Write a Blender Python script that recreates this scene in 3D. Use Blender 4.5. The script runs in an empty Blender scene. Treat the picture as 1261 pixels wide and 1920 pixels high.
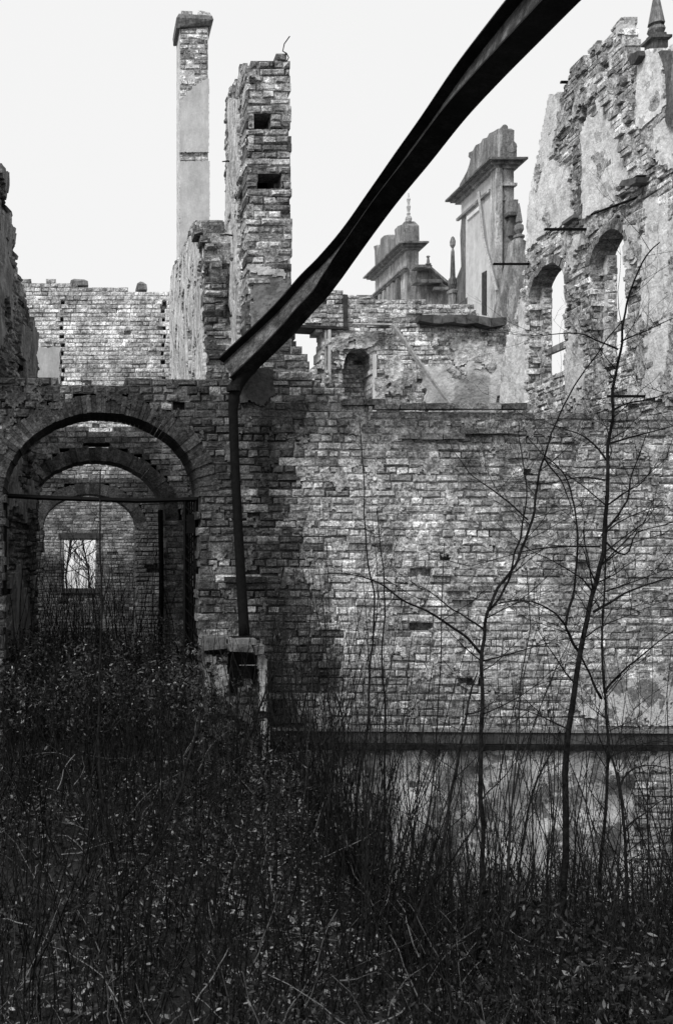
import bpy, math, random
import numpy as np
from mathutils import Vector, noise as mnoise

# ------------------------------------------------------------------ camera, sky, sun, exposure
F = 1867.0            # focal length in photo pixels (35 mm on a 24x36 frame, upright)
VX, VY = 140.0, 1058.0
S = bpy.context.scene
C = S.collection
S.render.resolution_x, S.render.resolution_y = 672, 1024
cam_d = bpy.data.cameras.new('camera')
cam = bpy.data.objects.new('camera', cam_d)
C.objects.link(cam)
cam_d.sensor_fit = 'VERTICAL'
cam_d.sensor_height = 36.0
cam_d.lens = 36.0 * F / 1920.0
cam_d.shift_x = (630.5 - VX) / 1920.0
cam_d.shift_y = (VY - 960.0) / 1920.0
cam_d.dof.use_dof = True; cam_d.dof.focus_distance = 10.5; cam_d.dof.aperture_fstop = 5.6
cam_d.clip_start = 0.05
cam_d.clip_end = 3000
cam.location = (0, 0, 0)
cam.rotation_euler = (math.pi / 2, 0, 0)
S.camera = cam

SUN_EL, SUN_AZ = math.radians(46), math.radians(232)   # azimuth clockwise from +Y : from behind, left
world = bpy.data.worlds.new('World')
S.world = world
world.use_nodes = True
wn, wl = world.node_tree.nodes, world.node_tree.links
wn.clear()
sky = wn.new('ShaderNodeTexSky'); sky.sky_type = 'NISHITA'; sky.sun_disc = False
sky.sun_elevation = SUN_EL; sky.sun_rotation = SUN_AZ
bw = wn.new('ShaderNodeRGBToBW')
wl.new(sky.outputs[0], bw.inputs[0])
tcw = wn.new('ShaderNodeTexCoord'); nzw = wn.new('ShaderNodeTexNoise')
nzw.inputs['Scale'].default_value = 1.6; nzw.inputs['Detail'].default_value = 3
wl.new(tcw.outputs['Generated'], nzw.inputs['Vector'])
mrw = wn.new('ShaderNodeMapRange'); mrw.inputs[3].default_value = 9.6; mrw.inputs[4].default_value = 10.0
wl.new(nzw.outputs[0], mrw.inputs[0])
mxw = wn.new('ShaderNodeMix'); mxw.data_type = 'FLOAT'; mxw.inputs[0].default_value = 0.9
wl.new(bw.outputs[0], mxw.inputs[2]); wl.new(mrw.outputs[0], mxw.inputs[3])
bg = wn.new('ShaderNodeBackground'); bg.inputs[1].default_value = 0.1
wl.new(mxw.outputs[0], bg.inputs[0])
wo = wn.new('ShaderNodeOutputWorld'); wl.new(bg.outputs[0], wo.inputs[0])

sun_d = bpy.data.lights.new('sun', 'SUN')
sun_d.energy = 2.8; sun_d.angle = math.radians(14); sun_d.color = (1, 1, 1)
sun = bpy.data.objects.new('sun', sun_d); C.objects.link(sun)
sd = Vector((math.sin(SUN_AZ) * math.cos(SUN_EL), math.cos(SUN_AZ) * math.cos(SUN_EL), math.sin(SUN_EL)))
sun.rotation_euler = sd.to_track_quat('Z', 'Y').to_euler()
sun.location = (0, -5, 20)

S.view_settings.view_transform = 'Standard'
S.view_settings.look = 'None'
S.view_settings.exposure = 0.0
S.view_settings.gamma = 1.0
S.view_settings.use_curve_mapping = False
S.render.engine = 'CYCLES'
S.cycles.max_bounces = 4
S.cycles.diffuse_bounces = 3

# ------------------------------------------------------------------ helpers
rnd = random.Random(7)
rs = np.random.RandomState(11)

def W(px, py, Y):
    """the point at depth Y that shows at photo pixel px, py"""
    return Vector(((px - VX) / F * Y, Y, -(py - VY) / F * Y))

def pix(p):
    return (VX + F * p[0] / p[1], VY - F * p[2] / p[1])

def nz(x, y, s=1.0, seed=0.0):
    return mnoise.noise(Vector((x * s + seed * 17.3, y * s - seed * 9.1, seed * 5.7)))

def sstep(a, b, x):
    if a == b: return float(x > a)
    t = min(1, max(0, (x - a) / (b - a)))
    return t * t * (3 - 2 * t)

def tag(o, label=None, cat=None, group=None, kind=None):
    if label: o['label'] = label
    if cat: o['category'] = cat
    if group: o['group'] = group
    if kind: o['kind'] = kind
    return o

def thing(name, label, cat, loc, group=None):
    o = bpy.data.objects.new(name, None); C.objects.link(o)
    o.location = loc; o.empty_display_size = 0.2
    return tag(o, label, cat, group)

def wloc(o):
    v = Vector((0, 0, 0))
    while o is not None:
        v += Vector(o.location); o = o.parent
    return v

def mesh_obj(name, V, Fc, mat, parent=None, tone=None, origin=None, smooth=False, kind=None):
    """V are world coordinates; the object's origin goes to `origin` (or the parent's)"""
    V = np.asarray(V, dtype=np.float64).reshape(-1, 3)
    base = wloc(parent) if parent is not None else Vector((0, 0, 0))
    og = Vector(origin) if origin is not None else base
    me = bpy.data.meshes.new(name)
    V2 = V - np.array(og)
    if isinstance(Fc, np.ndarray):
        n, k = Fc.shape
        me.vertices.add(len(V2)); me.vertices.foreach_set('co', V2.astype(np.float32).ravel())
        me.loops.add(n * k); me.loops.foreach_set('vertex_index', Fc.astype(np.int32).ravel())
        me.polygons.add(n); me.polygons.foreach_set('loop_start', np.arange(0, n * k, k, dtype=np.int32))
        me.update(calc_edges=True)
    else:
        me.from_pydata(V2.tolist(), [], Fc)
    if tone is not None:
        at = me.attributes.new('tone', 'FLOAT', 'POINT')
        at.data.foreach_set('value', np.asarray(tone, dtype=np.float32).ravel())
    me.polygons.foreach_set('use_smooth', np.full(len(me.polygons), bool(smooth)))
    me.materials.append(mat)
    o = bpy.data.objects.new(name, me); C.objects.link(o)
    o.location = og - base
    if parent is not None: o.parent = parent
    if kind: o['kind'] = kind
    return o

class Geo:
    def __init__(s): s.V = []; s.F = []; s.T = []
    def add(s, V, Fc, tone=None):
        b = len(s.V); s.V += [tuple(v) for v in V]; s.F += [tuple(i + b for i in f) for f in Fc]
        s.T += [1.0 if tone is None else tone] * len(V)
    def hexa(s, P, tone=None):   # 8 points: bottom 4 ccw, top 4
        s.add(P, [(3, 2, 1, 0), (4, 5, 6, 7), (0, 1, 5, 4), (1, 2, 6, 5), (2, 3, 7, 6), (3, 0, 4, 7)], tone)
    def box(s, x0, x1, y0, y1, z0, z1, j=0.0, tone=None):
        P = [(x0, y0, z0), (x1, y0, z0), (x1, y1, z0), (x0, y1, z0), (x0, y0, z1), (x1, y0, z1), (x1, y1, z1), (x0, y1, z1)]
        P = [tuple(c + rnd.uniform(-j, j) for c in p) for p in P]
        s.hexa(P, tone)
    def tube(s, pts, rads, n=6, tone=None, cap=True):
        pts = [Vector(p) for p in pts]; V = []; Fc = []
        up = Vector((0.13, 0.97, 0.2))
        for i, p in enumerate(pts):
            t = (pts[min(i + 1, len(pts) - 1)] - pts[max(i - 1, 0)]).normalized()
            a = t.cross(up)
            if a.length < 1e-4: a = t.cross(Vector((1, 0, 0)))
            a.normalize(); b = t.cross(a)
            r = rads[i] if hasattr(rads, '__len__') else rads
            for k in range(n):
                q = 2 * math.pi * k / n
                V.append(p + a * math.cos(q) * r + b * math.sin(q) * r)
        for i in range(len(pts) - 1):
            for k in range(n):
                k2 = (k + 1) % n
                Fc.append((i * n + k, i * n + k2, (i + 1) * n + k2, (i + 1) * n + k))
        if cap:
            Fc.append(tuple(range(n - 1, -1, -1))); Fc.append(tuple((len(pts) - 1) * n + k for k in range(n)))
        s.add(V, Fc, tone)
    def lathe(s, base, prof, n=14, square=False, tone=None):
        V = []; Fc = []
        if square: n = 4
        for (r, z) in prof:
            for k in range(n):
                q = 2 * math.pi * (k + (0.5 if square else 0)) / n
                rr = r * (1.414 if square else 1)
                V.append((base[0] + rr * math.cos(q), base[1] + rr * math.sin(q), base[2] + z))
        for i in range(len(prof) - 1):
            for k in range(n):
                k2 = (k + 1) % n
                Fc.append((i * n + k, i * n + k2, (i + 1) * n + k2, (i + 1) * n + k))
        Fc.append(tuple(range(n - 1, -1, -1))); Fc.append(tuple((len(prof) - 1) * n + k for k in range(n)))
        s.add(V, Fc, tone)
    def build(s, name, mat, parent=None, origin=None, smooth=False, kind=None):
        return mesh_obj(name, s.V, s.F, mat, parent, s.T, origin, smooth, kind)

# ------------------------------------------------------------------ materials (the photograph is black and white)
def grey(v): return (v, v, v, 1)

def material(name, base=0.3, spread=0.5, scale=6.0, blotch=0.0, blotch_val=0.5, blotch_scale=3.0, bump=0.4,
             bump_scale=60, rough=0.9, use_tone=True, streak=False, spec=0.2, bump_dist=0.01, detail=8, speck=0.0, sharp=False, weather=0.0):
    m = bpy.data.materials.new(name); m.use_nodes = True
    n, l = m.node_tree.nodes, m.node_tree.links
    b = n['Principled BSDF']; b.inputs['Roughness'].default_value = rough
    b.inputs['Specular IOR Level'].default_value = spec
    geo = n.new('ShaderNodeNewGeometry')
    vec = geo.outputs['Position']
    if streak:
        mp = n.new('ShaderNodeMapping'); mp.inputs['Scale'].default_value = (1, 1, 0.22)
        l.new(vec, mp.inputs[0]); svec = mp.outputs[0]
    else: svec = vec
    n1 = n.new('ShaderNodeTexNoise'); n1.inputs['Scale'].default_value = scale; n1.inputs['Detail'].default_value = detail
    n1.inputs['Roughness'].default_value = 0.72
    l.new(svec, n1.inputs['Vector'])
    r1 = n.new('ShaderNodeMapRange'); r1.inputs[1].default_value = 0.33; r1.inputs[2].default_value = 0.67
    r1.inputs[3].default_value = base * (1 - spread); r1.inputs[4].default_value = base * (1 + spread)
    l.new(n1.outputs[0], r1.inputs[0]); val = r1.outputs[0]
    if use_tone:
        at = n.new('ShaderNodeAttribute'); at.attribute_name = 'tone'
        mu = n.new('ShaderNodeMath'); mu.operation = 'MULTIPLY'
        l.new(val, mu.inputs[0]); l.new(at.outputs['Fac'], mu.inputs[1]); val = mu.outputs[0]
    if blotch > 0:
        n2 = n.new('ShaderNodeTexNoise'); n2.inputs['Scale'].default_value = blotch_scale; n2.inputs['Detail'].default_value = 10
        n2.inputs['Roughness'].default_value = 0.75
        l.new(svec, n2.inputs['Vector'])
        r2 = n.new('ShaderNodeMapRange'); r2.inputs[1].default_value = 0.64 - blotch * 0.22; r2.inputs[2].default_value = (0.66 - blotch * 0.22) if sharp else (0.70 - blotch * 0.18)
        l.new(n2.outputs[0], r2.inputs[0])
        mx = n.new('ShaderNodeMix'); mx.data_type = 'FLOAT'
        l.new(r2.outputs[0], mx.inputs[0]); l.new(val, mx.inputs[2])
        if use_tone:
            m3 = n.new('ShaderNodeMath'); m3.operation = 'MULTIPLY'; m3.inputs[1].default_value = blotch_val
            l.new(at.outputs['Fac'], m3.inputs[0]); l.new(m3.outputs[0], mx.inputs[3])
        else: mx.inputs[3].default_value = blotch_val
        val = mx.outputs[0]
    if weather > 0:
        for sc_, am, st in ((1.3, weather * .7, 0.45), (5.5, weather, 0.7)):
            mp5 = n.new('ShaderNodeMapping'); mp5.inputs['Scale'].default_value = (1, 1, st); mp5.inputs['Location'].default_value = (3.1, 1.7, 2.2)
            l.new(vec, mp5.inputs[0])
            n5 = n.new('ShaderNodeTexNoise'); n5.inputs['Scale'].default_value = sc_; n5.inputs['Detail'].default_value = 7
            n5.inputs['Roughness'].default_value = 0.7
            l.new(mp5.outputs[0], n5.inputs['Vector'])
            r5 = n.new('ShaderNodeMapRange'); r5.inputs[1].default_value = 0.36; r5.inputs[2].default_value = 0.64
            r5.inputs[3].default_value = 1 - am; r5.inputs[4].default_value = 1 + am
            l.new(n5.outputs[0], r5.inputs[0])
            m5 = n.new('ShaderNodeMath'); m5.operation = 'MULTIPLY'
            l.new(val, m5.inputs[0]); l.new(r5.outputs[0], m5.inputs[1]); val = m5.outputs[0]
    if speck > 0:
        n4 = n.new('ShaderNodeTexNoise'); n4.inputs['Scale'].default_value = 55; n4.inputs['Detail'].default_value = 5
        n4.inputs['Roughness'].default_value = 0.8
        l.new(svec, n4.inputs['Vector'])
        r4 = n.new('ShaderNodeMapRange'); r4.inputs[1].default_value = 0.36; r4.inputs[2].default_value = 0.64
        r4.inputs[3].default_value = 1 - speck; r4.inputs[4].default_value = 1 + speck
        l.new(n4.outputs[0], r4.inputs[0])
        m4 = n.new('ShaderNodeMath'); m4.operation = 'MULTIPLY'
        l.new(val, m4.inputs[0]); l.new(r4.outputs[0], m4.inputs[1]); val = m4.outputs[0]
    l.new(val, b.inputs['Base Color'])
    if bump > 0:
        n3 = n.new('ShaderNodeTexNoise'); n3.inputs['Scale'].default_value = bump_scale; n3.inputs['Detail'].default_value = 6
        l.new(vec, n3.inputs['Vector'])
        bp = n.new('ShaderNodeBump'); bp.inputs['Strength'].default_value = bump; bp.inputs['Distance'].default_value = bump_dist
        l.new(n3.outputs[0], bp.inputs['Height']); l.new(bp.outputs[0], b.inputs['Normal'])
    return m

M_BRICK = material('brick', 0.27, 0.75, 30, blotch=0.6, blotch_val=0.50, blotch_scale=16, bump=0.9, bump_scale=40, bump_dist=0.012, speck=.55, weather=.45)
M_MORTAR = material('mortar', 0.26, 0.8, 22, blotch=0.6, blotch_val=0.42, blotch_scale=12, bump=0.8, bump_scale=50, bump_dist=0.01, speck=.55, weather=.45)
M_PLASTER = material('plaster', 0.56, 0.3, 9, blotch=0.35, blotch_val=0.34, blotch_scale=4.0, bump=0.8, bump_scale=22, bump_dist=0.02, speck=.14, sharp=True, weather=.12)
M_RUBBLE = material('rubble', 0.50, 0.65, 9, blotch=0.5, blotch_val=0.26, blotch_scale=7.0, bump=1.0, bump_scale=9, bump_dist=0.09, speck=.4)
M_SMEAR = material('mortar_smear', 0.30, 0.8, 26, blotch=0.5, blotch_val=0.14, blotch_scale=18, bump=0.9, bump_scale=40, bump_dist=0.015, speck=.55, weather=.45)
M_MOTTLE = material('mottled_plaster', 0.19, 0.5, 40, blotch=0.66, blotch_val=0.56, blotch_scale=3.4, bump=0.6, bump_scale=40, bump_dist=0.01, speck=.45, sharp=True)
M_STREAK = material('streaked_plaster', 0.50, 0.65, 12, blotch=0.6, blotch_val=0.26, blotch_scale=8, bump=1.0, bump_scale=18, streak=True, bump_dist=0.03)
M_SMOOTH = material('smooth_plaster', 0.54, 0.14, 4, bump=0.4, bump_scale=30, speck=.08, weather=.12, streak=True)
M_STONE = material('sandstone', 0.22, 0.6, 6.0, speck=.4, streak=True, blotch=0.45, blotch_val=0.48, blotch_scale=2.0, bump=0.8, bump_scale=14, bump_dist=0.03)
M_DARKST = material('dark_stone_and_shade', 0.045, 0.6, 8, bump=0.6, bump_scale=30)  # dark stone, also used to paint shade into holes and recesses
M_IRON = material('rusted_iron', 0.013, 0.7, 9, speck=.6, weather=.5, bump=0.25, bump_scale=80, rough=0.8, spec=0.1, bump_dist=0.003)
M_IRON2 = material('wrought_iron', 0.007, 0.4, 20, bump=0.2, bump_scale=90, rough=0.85, spec=0.08)
M_WOOD = material('weathered_wood', 0.35, 0.5, 20, bump=0.4, bump_scale=70)
M_BARK = material('bark', 0.012, 0.8, 18, speck=.6, bump=0.5, bump_scale=120, use_tone=True, bump_dist=0.004, spec=.08)
M_LEAF = material('dead_leaf', 0.085, 0.4, 30, bump=0, use_tone=True, rough=0.7)
M_GREEN = material('undergrowth_leaf', 0.029, 0.4, 30, bump=0, use_tone=True, rough=0.7, spec=.15)
M_STALK = material('dry_stalk', 0.13, 0.5, 30, bump=0, use_tone=True)
M_GROUND = material('soil', 0.018, 0.7, 5, blotch=0.35, blotch_val=0.05, blotch_scale=14, bump=1.0, bump_scale=20, use_tone=False, bump_dist=0.05)

# ------------------------------------------------------------------ planes and walls
class Plane:
    """vertical plane through two points given as (photo px, depth)"""
    def __init__(s, A, B, off=0.0):
        s.a = Vector(((A[0] - VX) / F * A[1], A[1], 0)); s.b = Vector(((B[0] - VX) / F * B[1], B[1], 0))
        s.d = (s.b - s.a).normalized()
        n = Vector((s.d.y, -s.d.x, 0))
        if n.dot(s.a) > 0: n = -n            # the normal looks to the camera
        s.n = n
        s.a = s.a + n * off
    def uz(s, px, py):
        r = Vector(((px - VX) / F, 1, -(py - VY) / F))
        t = s.a.dot(s.n) / r.dot(s.n)
        p = r * t
        return ((p - s.a).dot(s.d), p.z)
    def p(s, u, z, o=0.0):
        return s.a + s.d * u + s.n * o + Vector((0, 0, z))
    def px(s, u, z): return pix(s.p(u, z))
    def poly(s, pts): return [s.uz(*q) for q in pts]

def inside(polys, u, z):
    c = False
    for P in polys:
        for i in range(len(P)):
            x1, y1 = P[i]; x2, y2 = P[i - 1]
            if (y1 > z) != (y2 > z) and u < (x2 - x1) * (z - y1) / (y2 - y1) + x1: c = not c
    return c

def spans(polys, z):
    xs = []
    for P in polys:
        for i in range(len(P)):
            x1, y1 = P[i]; x2, y2 = P[i - 1]
            if (y1 > z) != (y2 > z): xs.append((x2 - x1) * (z - y1) / (y2 - y1) + x1)
    xs.sort()
    return list(zip(xs[::2], xs[1::2]))

def arch_poly(uc, zs, a, b, zbot, n=20):
    P = [(uc - a, zbot), (uc - a, zs)]
    for i in range(1, n):
        q = math.pi * (1 - i / n)
        P.append((uc + a * math.cos(q), zs + b * math.sin(q)))
    return P + [(uc + a, zs), (uc + a, zbot)]

BF = np.array([(0, 1, 2, 3), (4, 5, 1, 0), (5, 6, 2, 1), (6, 7, 3, 2), (7, 4, 0, 3), (8, 9, 5, 4), (9, 10, 6, 5), (10, 11, 7, 6), (11, 8, 4, 7)])
CF = np.array([(0, 1, 2, 3), (4, 5, 1, 0), (5, 6, 2, 1), (6, 7, 3, 2), (7, 4, 0, 3), (7, 6, 5, 4)])

def brick_wall(parent, P, polys, thick=0.4, seed=1, tone=None, course=0.077, joint=0.012, proud=0.003, missing=0.01,
               rag=0.05, recess=None, light=0.10, slope=0.0, n_single=300, bl=0.26, mort=1.0, chip=1.0, depth_in=0.0,
               brick_mat=None, mortar_mat=None, contrast=0.85, spike=0.0, wear=1.0):
    R = random.Random(seed); RN = np.random.RandomState(seed)
    zs = [z for Q in polys for (_, z) in Q]; us = [u for Q in polys for (u, _) in Q]
    z0, z1 = min(zs), max(zs); u0, u1 = min(us), max(us)
    k0 = math.floor(z0 / course) - 2; k1 = math.ceil(z1 / course) + 2
    cells = []
    slopeh = slope * (u1 - u0)
    for k in range(k0, k1 + 1):
        header = (k % 2 == 0)
        if R.random() < 0.12: header = not header
        ph = R.uniform(0, bl)
        zc0 = k * course + 0.5 * course
        bounds = [u0 - 0.5 + ph]
        while bounds[-1] < u1 + 0.5:
            L = bl * 0.5 if header else bl
            if R.random() < 0.08: L = bl * 0.5
            bounds.append(bounds[-1] + L * R.uniform(0.93, 1.07))
        zt = zc0 + slope * 0.5 * (u1 - u0)
        for (s0, s1) in spans(polys, zc0):
            s0 += R.uniform(-rag, rag * 0.3); s1 += R.uniform(-rag * 0.3, rag)
            for i in range(len(bounds) - 1):
                a, b = max(bounds[i], s0), min(bounds[i + 1], s1)
                if b - a < 0.025: continue
                cells.append((a, b, zc0 - slope * ((a + b) / 2 - u0), k))
    n = len(cells)
    if n == 0: return
    Vb = []; Tb = []; info = []; Vc = []; Tc = []
    h = course / 2
    for (a, b, zc, k) in cells:
        uc = (a + b) / 2
        q = P.px(uc, zc)
        th = thick(*q) if callable(thick) else thick
        tn = tone(q[0], q[1], uc, zc) if tone else 1.0
        if tn < 0: continue
        miss = R.random() < missing or (recess is not None and recess(q[0], q[1], k))
        er = max(0, nz(uc, k * .9, 1.4, seed + 2) - .12) * .09
        cf = -0.0065 - er + R.uniform(-0.003, 0.003) if not miss else -R.uniform(0.05, 0.11)
        cf += depth_in
        g = 0.5 + 0.5 * (R.random() ** 1.0)
        mt = tn * mort * R.uniform(0.45, 1.3)
        cu, cz = [a, b, b, a], [zc - h, zc - h, zc + h, zc + h]
        for j in range(4): Vc.append(P.p(cu[j], cz[j], cf))
        for j in range(4): Vc.append(P.p(cu[j], cz[j], -th))
        Tc += [mt] * 8
        if miss: continue
        jj = joint / 2 + R.uniform(-0.003, 0.004) * chip
        o = proud + R.gauss(0, 0.0035) * chip - er * .3 * R.random()
        if spike and R.random() < spike: o += R.uniform(0.008, 0.028)
        o += depth_in
        hb = h - jj + R.uniform(-0.0025, 0.0015) * chip
        la, lb = a + jj, b - jj
        w = R.random()
        if w < light: t = R.uniform(1.4, 2.1)
        elif w < light + 0.22: t = R.uniform(0.4, 0.7)
        else: t = R.uniform(0.65, 1.45)
        t = 1 + (t - 1) * contrast
        t *= tn
        dz = R.uniform(-0.003, 0.003) * chip; rot = R.gauss(0, 0.012) * chip
        bev = R.uniform(0.004, 0.009) * (0.6 + chip * 0.6)
        J = RN.uniform(-1, 1, (8, 3)) * 0.0048 * chip * wear
        if R.random() < .25: J[R.randrange(4), :2] *= 3
        cor = [(la, -hb), (lb, -hb), (lb, hb), (la, hb)]
        vb = []
        for j, (x, y) in enumerate(cor):
            sx = 1 if x < uc else -1; sy = 1 if y < 0 else -1
            vb.append(P.p(x + sx * (bev * 1.2 + J[j, 0]), zc + dz + y + sy * (bev * 0.7 + abs(J[j, 1])) + rot * (x - uc), o + J[j, 2]))
        for j, (x, y) in enumerate(cor):
            vb.append(P.p(x + J[4 + j, 0], zc + dz + y + J[4 + j, 1] + rot * (x - uc), o - bev * 1.2))
        for j, (x, y) in enumerate(cor):
            vb.append(P.p(x, zc + dz + y + rot * (x - uc), depth_in - 0.06 if not miss else -0.06))
        Vb.append(vb); Tb.append(t)
        q0 = P.px(la, zc - hb); q1 = P.px(lb, zc + hb)
        area = abs(q0[0] - q1[0]) * abs(q0[1] - q1[1])
        cx, cy = (q0[0] + q1[0]) / 2, (q0[1] + q1[1]) / 2
        if not (2 < cx < 1259 and 2 < cy < 1600): area = 0
        info.append(area)
    nb = len(Vb)
    m = brick_mat or M_BRICK
    order = sorted(range(nb), key=lambda i: -info[i])
    single = set(i for i in order[:n_single] if info[i] > 40)
    rest = [i for i in range(nb) if i not in single]
    for i in single:
        v = np.array(Vb[i]); mesh_obj('brick', v, BF, m, parent, np.full(12, Tb[i]), origin=v.mean(axis=0))
    if rest:
        v = np.array([Vb[i] for i in rest]).reshape(-1, 3)
        Fc = (BF[None] + np.arange(len(rest))[:, None, None] * 12).reshape(-1, 4)
        mesh_obj('brickwork', v, Fc, m, parent, np.repeat([Tb[i] for i in rest], 12), kind='stuff')
    v = np.array(Vc).reshape(-1, 3); nc = len(v) // 8
    Fc = (CF[None] + np.arange(nc)[:, None, None] * 8).reshape(-1, 4)
    mesh_obj('mortar', v, Fc, mortar_mat or M_MORTAR, parent, Tc, kind='stuff')

def voussoirs(parent, P, uc, zs, a, b, ring, depth, n, tone=1.0, seed=3, proud=0.004, mat=None, jit=0.004):
    R = random.Random(seed)
    # even steps along the ellipse
    ts = np.linspace(0, math.pi, 400)
    x = a * np.cos(ts); y = b * np.sin(ts)
    L = np.concatenate([[0], np.cumsum(np.hypot(np.diff(x), np.diff(y)))])
    cuts = np.interp(np.linspace(0, L[-1], n + 1), L, ts)
    for i in range(n):
        t0, t1 = cuts[i] + 0.0012, cuts[i + 1] - 0.0012
        def pt(t, r):
            nx, ny = math.cos(t) * b, math.sin(t) * a
            q = math.hypot(nx, ny)
            return (uc + a * math.cos(t) + nx / q * r, zs + b * math.sin(t) + ny / q * r)
        r0, r1 = R.uniform(-0.006, 0.004), ring + R.uniform(-0.02, 0.01)
        o = proud + R.uniform(-jit, jit)
        V = [P.p(*pt(t0, r0), o), P.p(*pt(t1, r0), o), P.p(*pt(t1, r1), o), P.p(*pt(t0, r1), o)]
        V += [P.p(*pt(t0, r0), -depth), P.p(*pt(t1, r0), -depth), P.p(*pt(t1, r1), -depth), P.p(*pt(t0, r1), -depth)]
        t = tone * R.choice([0.6, 0.8, 1.0, 1.1, 1.3])
        v = np.array(V)
        mesh_obj('arch_brick', v, CF, mat or M_BRICK, parent, [t] * 8, origin=v.mean(axis=0))

def sheet(parent, name, P, polys, cell=0.04, thr=0.0, nscale=1.5, seed=1, o0=0.012, o1=0.03, mat=None, tone=1.0, wob=0.006, tonef=None, edge=0.0):
    """a thin coat of plaster with broken edges lying on a wall: real thickness, holes where it fell off"""
    us = [u for Q in polys for (u, _) in Q]; zs = [z for Q in polys for (_, z) in Q]
    u0, u1, z0, z1 = min(us), max(us), min(zs), max(zs)
    nu, nv = int((u1 - u0) / cell) + 1, int((z1 - z0) / cell) + 1
    on = set()
    for j in range(nv):
        z = z0 + (j + 0.5) * cell
        for (s0, s1) in spans(polys, z):
            for i in range(max(0, int((s0 - u0) / cell)), min(nu, int((s1 - u0) / cell) + 1)):
                u = u0 + (i + 0.5) * cell
                v = nz(u, z, nscale, seed) + 0.5 * nz(u, z, nscale * 2.7, seed + 3) + 0.2 * nz(u, z, nscale * 7, seed + 5)
                d = min(u - s0, s1 - u)
                if edge > 0 and d < edge: v -= (1 - d / edge) * 0.5
                if v > thr: on.add((i, j))
    if not on: return
    vid = {}; V = []; T = []; Fc = []
    def vert(i, j, top):
        k = (i, j, top)
        if k not in vid:
            vid[k] = len(V)
            ju = 0.8 * cell * nz(i, j, 0.73, seed + 8); jz = 0.8 * cell * nz(i, j, 0.73, seed + 9)
            u, z = u0 + i * cell + ju, z0 + j * cell + jz
            V.append(P.p(u, z, (o1 + wob * nz(u, z, 2.5, seed + 11) * 2) if top else o0 - 0.02))
            q = P.px(u, z)
            T.append(tone * (tonef(q[0], q[1]) if tonef else 1.0))
        return vid[k]
    for (i, j) in on:
        c = [(i, j), (i + 1, j), (i + 1, j + 1), (i, j + 1)]
        Fc.append([vert(*q, 1) for q in c])
        for a, b, nb in ((0, 1, (i, j - 1)), (1, 2, (i + 1, j)), (2, 3, (i, j + 1)), (3, 0, (i - 1, j))):
            if nb not in on:
                Fc.append([vert(*c[b], 1), vert(*c[a], 1), vert(*c[a], 0), vert(*c[b], 0)])
    return mesh_obj(name, V, Fc, mat or M_PLASTER, parent, T, kind='stuff')

def prism(parent, name, P, pts, o0, o1, mat, tone=1.0, bevel=0.0, uzpts=None):
    Q = uzpts if uzpts else P.poly(pts)
    # counter-clockwise check
    n = len(Q)
    V = [P.p(u, z, o1) for u, z in Q] + [P.p(u, z, o0) for u, z in Q]
    Fc = [list(range(n)), list(range(2 * n - 1, n - 1, -1))] + [[(i + 1) % n, i, n + i, n + (i + 1) % n] for i in range(n)]
    return mesh_obj(name, V, Fc, mat, parent, [tone] * (2 * n), origin=sum(V, Vector()) / (2 * n))

def pbox(parent, name, P, u0, u1, z0, z1, o0, o1, mat, tone=1.0):
    return prism(parent, name, P, None, o0, o1, mat, tone, uzpts=[(u0, z0), (u1, z0), (u1, z1), (u0, z1)])

# ------------------------------------------------------------------ terrain
def ground_z(x, y):
    left = -1.85 - 0.75 * sstep(9.3, 6.2, y) 
    right = -3.35 + 0.55 * sstep(8.8, 5.2, y)
    s = sstep(1.9, 3.0, x + (9.5 - y) * 0.10) if y < 9.9 else 0.0
    z = left * (1 - s) + right * s
    near = sstep(4.6, 1.5, y)
    z = z * (1 - near) + (-1.75) * near
    z += 0.10 * nz(x, y, 0.9, 4) + 0.05 * nz(x, y, 2.7, 6)
    if y > 40: z = z * 1.0
    return z

def build_ground():
    xs = np.concatenate([[-1500, -400, -120, -40, -15, -8], np.arange(-5, 12.01, 0.18), [14, 18, 25, 50, 150, 500, 1500]])
    ys = np.concatenate([[-1500, -300, -60, -15, -5], np.arange(-2, 15.0, 0.18), [17, 20, 24, 30, 45, 80, 200, 600, 1500]])
    V = [(x, y, ground_z(x, y)) for y in ys for x in xs]
    nx = len(xs)
    Fc = np.array([(j * nx + i, j * nx + i + 1, (j + 1) * nx + i + 1, (j + 1) * nx + i) for j in range(len(ys) - 1) for i in range(nx - 1)])
    o = mesh_obj('ground', V, Fc, M_GROUND, smooth=True); o['kind'] = 'structure'
build_ground()
M_GROUND_FILL = material('pale_ground_fill', 0.45, 0.4, 3, use_tone=False, bump=.5)
yx = [-40, -9, -3, 3, 9, 40, 300]; yy = [26, 30, 36, 45, 60, 90, 150, 300, 600, 1400]
mesh_obj('bright_ground_fill', [(x, y, -1.35) for y in yy for x in yx], np.array([(b * 7 + a, b * 7 + a + 1, b * 7 + a + 8, b * 7 + a + 7) for b in range(9) for a in range(6)]), M_GROUND_FILL, kind='structure')  # pale ground added to keep the lower end window bright

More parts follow.
